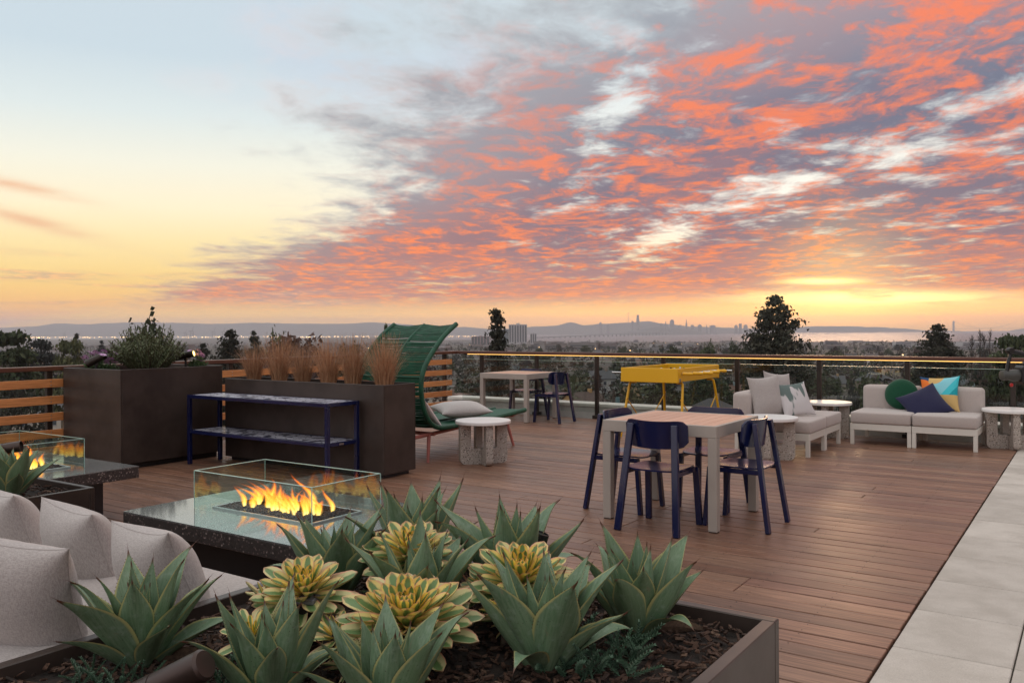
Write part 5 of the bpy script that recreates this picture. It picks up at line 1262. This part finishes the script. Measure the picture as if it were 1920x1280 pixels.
# ---- trees
def cards(b, c, n, spread, s, rg, flat=1.0, droop=0.0, out=None):
    for _ in range(n):
        p = c + Vector((rg.gauss(0, spread), rg.gauss(0, spread), rg.gauss(0, spread * flat)))
        nrm = Vector((rg.gauss(0, 1), rg.gauss(0, 1), rg.gauss(0, 1) + .6)).normalized()
        a = nrm.orthogonal().normalized(); a.rotate(Quaternion(nrm, rg.uniform(0, 6.28))); d_ = nrm.cross(a); k = s * rg.uniform(.6, 1.3)
        b.add([p - a * k * .5, p + d_ * k * .32, p + a * k * .6 - Vector((0, 0, droop * k)), p - d_ * k * .32], [(0, 1, 2, 3)])
FOL = {'dark': mat('dark conifer needles', (.034, .040, .026), .9, rnd=.25, col2=(.055, .052, .034), vs=.6), 'green': mat('mid green foliage', (.034, .050, .020), .9, rnd=.35, col2=(.062, .076, .032), vs=.5), 'olive': mat('olive foliage', (.085, .088, .034), .9, rnd=.3, col2=(.05, .06, .026), vs=.5),
       'brown': mat('bare winter twigs', (.085, .052, .042), .95, rnd=.3), 'red': mat('wine red foliage', (.075, .012, .020), .9, rnd=.1), 'grey': mat('grey green foliage', (.036, .042, .036), .9, rnd=.3), 'trunk': mat('tree bark', (.045, .032, .025), .95)}
def trunk(b, h, r, rg, limbs, w):
    b.tube([(0, 0, -.5), (.1, 0, h * .4), (0, .1, h)], [r, r * .7, r * .12], 7)
    for _ in range(limbs):
        z = h * rg.uniform(.3, .8); a = rg.uniform(0, 6.28); L = w * rg.uniform(.5, .95) * (1.1 - z / h); b.tube([(0, 0, z), (L * .5 * math.cos(a), L * .5 * math.sin(a), z + L * .25), (L * math.cos(a), L * math.sin(a), z + L * .45)], [r * .35, r * .22, r * .06], 5)
def make_tree(kind, seed):
    rg = random.Random(seed); cr_, tr = MB(), MB(); H_ = 1.0
    if kind in ('conifer', 'spire', 'cone'):
        h = 30.0; w = {'conifer': 6.0, 'spire': 4.2, 'cone': 7.5}[kind]; nw = {'conifer': 30, 'spire': 38, 'cone': 24}[kind]
        tr.tube([(0, 0, -.5), (0, 0, h * .98)], [.55, .06], 7)
        for i in range(nw):
            q = (i + rg.random() * .7) / nw; z = h * (.12 + .87 * q)
            prof = (1 - q) ** .75 if kind == 'cone' else (min(1, .55 + q * .9) * (1 - q ** 3.2) ** .9 if kind == 'conifer' else (1 - q) ** 1.15 * .95 + .05)
            nb = 8 if kind != 'spire' else 6
            for k in range(nb):
                if rg.random() < .17: continue
                a = rg.uniform(0, 6.28); L = w * prof * rg.uniform(.5, 1.12) + .25; up = .25 if kind == 'conifer' else -.18
                e = Vector((L * math.cos(a), L * math.sin(a), z + L * up)); tr.tube([(0, 0, z), e], [.09, .03], 4, caps=False)
                m_ = max(2, int(L * 1.5))
                for j in range(m_):
                    f = .3 + .7 * (j + rg.random()) / m_; cards(cr_, Vector((L * f * math.cos(a), L * f * math.sin(a), z + L * up * f)), 13, .34 + .08 * L, .62 if kind != 'spire' else .5, rg, .55, .5)
        col = 'dark'
    elif kind in ('round', 'pine', 'hedge'):
        h = 12.0; w = {'round': 5.5, 'pine': 5.0, 'hedge': 6.0}[kind]; trunk(tr, h * .8, .35, rg, 9, w)
        for i in range(105):
            a = rg.uniform(0, 6.28); r = w * math.sqrt(rg.random()); zf = rg.random()
            if kind == 'pine': zf = round(zf * 4) / 4 + rg.uniform(-.05, .05); r *= (1.05 - .6 * max(0, zf)); z = h * (.42 + .55 * zf)
            elif kind == 'hedge': z = h * (.08 + .85 * zf * math.sqrt(max(.05, 1 - (r / w) ** 2)))
            else: z = h * (.32 + .66 * zf * math.sqrt(max(.03, 1 - (r / w) ** 2)) + .02)
            cards(cr_, Vector((r * math.cos(a), r * math.sin(a), z)), 34, .62, .72, rg, .7 if kind != 'pine' else .38, .1)
        col = 'green'
    elif kind == 'bare':
        h = 16.0; tr.tube([(0, 0, -.5), (0, 0, h)], [.28, .03], 6)
        for i in range(46):
            z = h * rg.uniform(.15, .95); a = rg.uniform(0, 6.28); L = 2.6 * (1.1 - z / h) + .5; e = Vector((L * .45 * math.cos(a), L * .45 * math.sin(a), z + L)); tr.tube([(0, 0, z), e], [.06, .02], 4, caps=False)
            for j in range(7):
                p = Vector((0, 0, z)).lerp(e, rg.uniform(.3, 1)); d_ = Vector((rg.gauss(0, .4), rg.gauss(0, .4), 1)).normalized() * rg.uniform(.5, 1.3); s = Vector((.03, .02, 0)); cr_.add([p - s, p + s, p + d_], [(0, 1, 2)])
        col = 'brown'
    else:                             # palm
        h = 9.0; tr.tube([(0, 0, -.5), (.15, 0, 4), (0, 0, 7.2)], [.35, .3, .28], 8)
        for i in range(46):
            a = i * 2.4; el = rg.uniform(-.5, 1.35); L = 2.6; p0 = Vector((0, 0, 7.2)); dr_ = Vector((math.cos(a) * math.cos(el), math.sin(a) * math.cos(el), math.sin(el)))
            sd = dr_.cross(Vector((0, 0, 1))).normalized()
            for k in range(9):
                ang = (k - 4) * .22; e = p0 + dr_ * L * .55; tip = e + (dr_ * math.cos(ang) + sd * math.sin(ang)) * L * .5 - Vector((0, 0, .25)); cr_.add([e - sd * .04, e + sd * .04, tip], [(0, 1, 2)])
            cr_.add([p0 - sd * .04, p0 + sd * .04, p0 + dr_ * L * .55 + sd * .03, p0 + dr_ * L * .55 - sd * .03], [(0, 1, 2, 3)])
        col = 'green'; w = 2.8
    ww = {'bare': 1.4, 'palm': 2.8}.get(kind) or w
    return cr_.mesh('crown', FOL[col], False), tr.mesh('trunk', FOL['trunk']), h, ww
TREE = {}
for k, s in (('conifer', 1), ('conifer', 2), ('spire', 3), ('cone', 4), ('round', 5), ('round', 6), ('pine', 7), ('hedge', 8), ('bare', 9), ('palm', 10), ('pine', 11)): TREE.setdefault(k, []).append(make_tree(k, s))
CROWN = {}
def crown_with(me, col):
    if (me.name, col) not in CROWN:
        m2 = me.copy(); m2.materials.clear(); m2.materials.append(FOL[col]); CROWN[(me.name, col)] = m2
    return CROWN[(me.name, col)]
TREES = []; tcount = 0
def tree(kind, x, ytop, wpx, dist, label=None, col=None, name=None):
    global tcount
    cr_, tr, h, w = TREE[kind][tcount % len(TREE[kind])]; tcount += 1
    p = PX(x, ytop, dist); g = ground_z(p.x, p.y); sz = (p.z - g) / h; sx = wpx / 1600 * dist / (2 * w)
    if sz < .15: return
    t = thing(name or {'conifer': 'conifer_tree', 'spire': 'conifer_tree', 'cone': 'conifer_tree', 'round': 'broadleaf_tree', 'pine': 'pine_tree', 'hedge': 'broadleaf_tree', 'bare': 'bare_tree', 'palm': 'palm_tree'}[kind], label, 'tree', (p.x, p.y, g - .3), (tcount * 1.7) % 6.28, 'trees beyond the terrace')
    t.scale = (sx, sx, sz); obj('crown', crown_with(cr_, col) if col else cr_, t)['kind'] = 'stuff'; obj('trunk', tr, t)
    if not label: TREES.append((dist, x, kind, t))
for a in [('conifer', 1455, 549, 138, 150, 'tall dark conifer against the sunset behind the end sofa'), ('spire', 932, 570, 105, 120, 'narrow dark spire tree left of the white slab tower'), ('conifer', 1757, 604, 105, 190, 'dark conifer standing over the sofa with the round cushion'),
          ('round', 264, 600, 150, 140, 'dark broad tree rising behind the planter shrub'), ('pine', 18, 624, 120, 170, 'dark layered pine at the far left edge'), ('pine', 75, 640, 80, 230, 'hazy pine second from the left edge', 'grey'), ('pine', 128, 641, 74, 170, 'olive pine above the left slat railing', 'olive'),
          ('spire', 143, 621, 34, 260, 'thin spire tree above the left slat railing'), ('cone', 190, 636, 42, 420, 'small cone shaped tree left of the planter shrub', 'grey'), ('conifer', 380, 640, 70, 160, 'dark conifer right of the tall square planter'), ('conifer', 431, 614, 92, 165, 'dark conifer left of the dry grasses'),
          ('conifer', 476, 617, 50, 175, 'slender conifer just behind the first grass tuft'), ('round', 548, 614, 160, 190, 'broad brownish tree behind the dry grasses', 'brown'), ('round', 520, 624, 90, 200, 'dark tree behind the second grass tuft'), ('round', 662, 630, 70, 170, 'dark rounded tree left of the green lounger'), ('spire', 724, 598, 26, 120, 'small feathery treetop above the green lounger', 'green'),
          ('pine', 1900, 631, 100, 165, 'dark layered pine at the right edge'), ('bare', 1838, 618, 20, 330, 'bare poplar left of the right edge pine, tallest of its clump', 'grey'), ('bare', 1856, 616, 18, 340, 'bare poplar nearest the right edge pine', 'grey'), ('bare', 1822, 628, 22, 330, 'bare poplar at the left of its clump', 'grey'), ('bare', 1845, 624, 22, 350, 'bare poplar in the middle of its clump', 'grey'),
          ('round', 1326, 642, 52, 330, 'dark round tree above the railing right of the yellow table'), ('round', 1262, 644, 40, 420, 'dark round tree above the railing over the yellow table'), ('round', 1376, 639, 34, 420, 'rounded dark tree left of the tall conifer'), ('round', 1400, 641, 24, 430, 'small rounded tree touching the tall conifer'),
          ('hedge', 1225, 688, 150, 200, 'broad green tree mass seen under the yellow table', 'olive'), ('palm', 1072, 704, 62, 150, 'fan palm seen through the glass beside the far table'), ('hedge', 1245, 672, 46, 330, 'wine red tree behind the yellow table', 'red'), ('round', 1330, 690, 90, 220, 'dark tree behind the right end of the yellow table'),
          ('bare', 1130, 716, 40, 140, 'bare shrub tree in front of the blue green house'), ('hedge', 1640, 690, 120, 170, 'dark tree mass behind the far sofa'), ('round', 1740, 672, 120, 200, 'dark broad tree below the conifer over the far sofa'), ('hedge', 1590, 700, 70, 130, 'grey weeping tree beside the flat roofed building', 'grey'), ('pine', 1440, 668, 120, 160, 'dark tree mass at the foot of the tall conifer', 'dark'),
          ('hedge', 40, 700, 120, 150, 'dark tree seen between the left slats', 'dark'), ('hedge', 90, 790, 110, 95, 'green tree low between the left slats', 'olive'), ('round', 1880, 690, 90, 170, 'dark tree behind the camera gimbal', 'dark')]:
    tree(*a)
rt = random.Random(21)
for i in range(265):
    x = rt.uniform(-160, 2080); band = rt.random(); dist = 190 * (2.5 ** rt.random()) if band < .30 else 480 * (3 ** rt.random()) if band < .72 else 1450 * (2.6 ** rt.random())
    hh = rt.uniform(5, 11) if dist < 480 else rt.uniform(7, 15)
    X = (x - 960) / 1600 * dist; g = ground_z(X, dist); yh = 617.8 - .005 * (x - 960); yt = yh + (CAM_H - (g + hh)) / dist * 1600
    kind = rt.choice(['round', 'round', 'hedge', 'pine', 'cone', 'round', 'bare', 'conifer']); wp = hh * {'cone': .5, 'bare': .45, 'conifer': .5}.get(kind, .95) * rt.uniform(.8, 1.3) / dist * 1600
    if abs(x - 1545) < 70 and dist < 180: continue
    tree(kind, x, yt, wp, dist, None, rt.choice([None, None, 'olive', 'grey', 'brown', 'brown', 'dark']) if kind not in ('bare',) else None)
TREES.sort(key=lambda q: q[0]); n4 = len(TREES) // 4
KN = {'round': 'rounded tree', 'hedge': 'low spreading tree', 'pine': 'layered pine', 'cone': 'cone shaped tree', 'bare': 'leafless tree', 'conifer': 'tall conifer'}
for bi, nm in enumerate(('nearest', 'second', 'third', 'farthest')):
    part = TREES[bi * n4:(bi + 1) * n4] if bi < 3 else TREES[3 * n4:]; cnt = {}
    for (_, x, k, t) in sorted(part, key=lambda q: q[1]):
        cnt[k] = cnt.get(k, 0) + 1; t['label'] = '%s %s from the left in the %s belt of the town' % (ordn(cnt[k]), KN[k], nm)
# ---- the mass of tree tops between the houses, reading as one wood
mm = bpy.data.materials.new('town foliage'); mm.use_nodes = True; t = NT(mm.node_tree); b = t.n['Principled BSDF']; b.inputs['Roughness'].default_value = .95
a_ = t.n.new('ShaderNodeAttribute'); a_.attribute_name = 'tone'
t.l.new(t.ramp(a_.outputs['Fac'], [(0, (.020, .027, .015)), (.25, (.036, .048, .020)), (.45, (.062, .062, .026)), (.6, (.075, .050, .040)), (.75, (.042, .048, .038)), (.9, (.09, .055, .040)), (1, (.026, .036, .020))]), b.inputs['Base Color'])
wb = MB(); tone = []; rw = random.Random(77)
for i in range(3600):
    dist = 210 * (21 ** (rw.random() ** .8)); x = rw.uniform(-250, 2170); X = (x - 960) / 1600 * dist; g = ground_z(X, dist); h = rw.uniform(4, 10) * (1 + .3 * (rw.random() < .2)); w = h * rw.uniform(.35, .6)
    if 1450 < x < 1640 and dist < 300: continue
    n = 46 if dist < 600 else 22; tn = rw.random(); n0 = len(wb.f)
    for k in range(n):
        a = rw.uniform(0, 6.28); q = rw.random(); r = w * math.sqrt(rw.random()) * (1 - .55 * q); c = Vector((X + r * math.cos(a), dist + r * math.sin(a), g + h * (.15 + .85 * q)))
        cards(wb, c, 1, .05, h * (.20 if n > 30 else .30), rw)
    tone += [min(1, max(0, tn + rw.uniform(-.06, .06)))] * ((len(wb.f) - n0) * 4)
me = wb.mesh('town_woodland', mm, False); me.attributes.new('tone', 'FLOAT', 'POINT').data.foreach_set('value', tone); tag(obj('town_woodland', me), 'hazy mass of tree tops spread over the town', 'woodland', kind='stuff')
# ---- houses
def house(label, x, y, dist, w, d_, h, rot, cw, cr2, kind='gable', rise=.32, nwin=3):
    p = PX(x, y, dist); g = ground_z(p.x, p.y); t = thing('house', label, 'house', (p.x, p.y, g - .2), rot, 'houses below the terrace')
    b = MB(); b.box(-w / 2, w / 2, -d_ / 2, d_ / 2, 0, h)
    if kind == 'gable': b.add([(-w / 2, -d_ / 2, h), (-w / 2, d_ / 2, h), (-w / 2, 0, h + d_ * rise), (w / 2, -d_ / 2, h), (w / 2, d_ / 2, h), (w / 2, 0, h + d_ * rise)], [(0, 1, 2), (3, 5, 4)])
    b.build('wall', cw, t, False); rf_ = MB(); o_ = .45
    if kind == 'gable':
        k = rise * o_
        for s in (-1, 1): rf_.add([(-w / 2 - o_, s * (d_ / 2 + o_), h - 2 * k), (w / 2 + o_, s * (d_ / 2 + o_), h - 2 * k), (w / 2 + o_, 0, h + d_ * rise + .05), (-w / 2 - o_, 0, h + d_ * rise + .05), (-w / 2 - o_, s * (d_ / 2 + o_), h - 2 * k + .2), (w / 2 + o_, s * (d_ / 2 + o_), h - 2 * k + .2), (w / 2 + o_, 0, h + d_ * rise + .28), (-w / 2 - o_, 0, h + d_ * rise + .28)], [(0, 1, 2, 3), (7, 6, 5, 4), (0, 4, 5, 1), (1, 5, 6, 2), (3, 7, 4, 0)])
    elif kind == 'hip':
        r = min(w, d_) * rise; i_ = (w - d_) / 2 if w > d_ else 0
        rf_.add([(-w / 2 - o_, -d_ / 2 - o_, h), (w / 2 + o_, -d_ / 2 - o_, h), (w / 2 + o_, d_ / 2 + o_, h), (-w / 2 - o_, d_ / 2 + o_, h), (-i_ - .01, 0, h + r), (i_ + .01, 0, h + r)], [(0, 1, 5, 4), (1, 2, 5), (2, 3, 4, 5), (3, 0, 4), (3, 2, 1, 0)])
    else:
        rf_.box(-w / 2 - .2, w / 2 + .2, -d_ / 2 - .2, d_ / 2 + .2, h + .02, h + .5)
    ro = rf_.build('roof', cr2, t, False)
    b = MB(); b.box(w * .2, w * .2 + .8, -.5, .5, h + .3, h + (d_ * rise if kind != 'flat' else 1) + 1.0); b.build('chimney', cw, ro, False)
    for fl in range(max(1, int(h // 2.8))):
        for k in range(nwin):
            xx = -w / 2 + w * (k + .5) / nwin; wi = MB(); wi.box(xx - .6, xx + .6, -d_ / 2 - .06, -d_ / 2 - .004, .9 + fl * 2.8, 2.2 + fl * 2.8); wo_ = wi.build('window', M['farglass'], t, False)
            fr_ = MB(); fr_.box(xx - .7, xx + .7, -d_ / 2 - .10, -d_ / 2 - .002, .75 + fl * 2.8, .885 + fl * 2.8); fr_.build('sill', M['ofwhite'], wo_, False)
    return t
HW = rampmat('house walls', [(.42, .38, .32), (.20, .26, .27), (.38, .26, .15), (.50, .48, .46), (.30, .29, .28), (.26, .20, .16)]); HR = rampmat('house roofs', [(.06, .058, .06), (.10, .085, .08), (.13, .075, .055), (.085, .085, .09)])
hm = lambda n, c: mat(n, c, .85, rnd=.03)
house('blue green two storey house seen through the glass left of the yellow table', 1136, 722, 190, 11, 9, 6.4, -.35, hm('teal siding', (.10, .17, .18)), hm('slate roof', (.06, .062, .07)), 'hip', .35, 4)
house('ochre gabled house beyond the fan palm', 1092, 710, 220, 9, 9, 6.4, .5, hm('ochre siding', (.46, .27, .11)), hm('brown roof', (.09, .06, .05)))
house('long flat roofed pale building between the two sofas', 1545, 756, 105, 14, 8, 7.5, -.22, hm('sage render', (.33, .34, .31)), hm('white roof edge', (.62, .62, .60)), 'flat', .3, 4)
house('red house with white trim glimpsed between the left slats', 10, 760, 130, 8, 7, 6, .4, hm('red siding', (.26, .03, .035)), hm('grey roof', (.09, .09, .10)))
house('dark roofed house seen through the glass at far right', 1850, 720, 170, 10, 9, 5, .3, hm('grey siding', (.20, .20, .21)), hm('charcoal roof', (.05, .055, .06)), 'hip', .45)
house('tan walled house behind the end sofa', 1400, 730, 180, 8, 8, 6, .2, hm('tan siding', (.42, .27, .19)), hm('dark shingle', (.06, .055, .055)))
hs = []
for i in range(120):
    x = rt.uniform(-100, 2050); dist = 140 * (7 ** rt.random()); kd = rt.choice(['gable', 'hip', 'gable', 'flat'])
    if dist < 260 and (1040 < x < 1200 or 1450 < x < 1640): continue
    hs.append((x, dist, house('', x, 700, dist, rt.uniform(8, 14), rt.uniform(7, 10), rt.choice([3.2, 5.8, 6.2]), rt.uniform(-.8, .8), HW, HR, kd, .34, rt.choice([2, 3])), kd))
hs.sort(key=lambda q: q[1]); n2 = len(hs) // 2
for nm, part in (('nearer', hs[:n2]), ('farther', hs[n2:])):
    cnt = {}
    for x, dd, t, kd in sorted(part, key=lambda q: q[0]): cnt[kd] = cnt.get(kd, 0) + 1; t['label'] = '%s %s roofed house from the left in the %s streets below' % (ordn(cnt[kd]), {'gable': 'gable', 'hip': 'hip', 'flat': 'flat'}[kd], nm)
# ---- parked cars below
CARM = rampmat('car paint', [(.62, .62, .62), (.08, .09, .11), (.30, .31, .33), (.55, .56, .58)], .3)
def car(label, x, y, dist, rot):
    p = PX(x, y, dist); t = thing('parked_car', label, 'car', (p.x, p.y, ground_z(p.x, p.y)), rot, 'cars parked in the street below')
    b = MB(); b.box(-2.2, 2.2, -.88, .88, .35, .95, .12); b.build('body', CARM, t); b = MB(); b.box(-1.2, 1.0, -.78, .78, .955, 1.45, .22); b.build('cabin', M['farglass'], t)
    for sx in (-1.35, 1.35):
        for sy in (-.8, .8): b = MB(); b.lathe([(.32, -.1), (.33, 0), (.32, .1)], 14, Matrix.Translation((sx, sy, .33)) @ Matrix.Rotation(R(90), 4, 'X')); b.build('wheel', M['black'], t)
for i, (x, dist) in enumerate([(1852, 200), (1862, 214), (1873, 205), (1866, 190), (1880, 222)]): car('%s car from the left parked below the right end of the railing' % ordn([1852, 1862, 1866, 1873, 1880].index(x) + 1), x, 730, dist, .4)
# ---- small street lamps glowing among the trees
M['streetlight'] = emit('street lamp glow', (1.0, .62, .28), 2.2)
for i, (x, dist) in enumerate([(1010, 900), (1115, 760), (1180, 640), (1225, 1500), (1247, 1500), (1277, 1350), (1307, 1250), (1460, 420), (1620, 420), (1690, 460), (690, 900), (60, 1300), (220, 1250), (312, 1200), (880, 1400), (1380, 1500)]):
    p = PX(x, 640, dist); g = ground_z(p.x, p.y); t = thing('street_lamp', '%s glowing street lamp from the left in the town below' % ordn(sorted([1010, 1115, 1180, 1225, 1247, 1277, 1307, 1460, 1620, 1690, 690, 60, 220, 312, 880, 1380]).index(x) + 1), 'street lamp', (p.x, p.y, g), 0, 'street lamps')
    b = MB(); b.tube([(0, 0, 0), (0, 0, 12.5), (.4, -.6, 13)], .09, 6); b.build('pole', M['tower'], t); b = MB(); b.lathe([(.1, 0), (.42, .15), (.42, .5), (.1, .62)], 8, Matrix.Translation((.4, -.7, 12.6))); b.build('lamp_head', M['streetlight'], t)
# ================================================================== haze over town and bay
hzm = bpy.data.materials.new('haze'); hzm.use_nodes = True; t = NT(hzm.node_tree); t.n.clear()
pv = t.n.new('ShaderNodeVolumePrincipled'); pv.inputs['Color'].default_value = (.86, .86, .93, 1); pv.inputs['Density'].default_value = 7.5e-5; pv.inputs['Anisotropy'].default_value = .15
o_ = t.n.new('ShaderNodeOutputMaterial'); t.l.new(pv.outputs[0], o_.inputs['Volume'])
hb = MB(); hb.box(-15000, 15000, -3000, 16800, -126, 215)
hz = hb.build('haze', hzm, None, False); hz['kind'] = 'stuff'
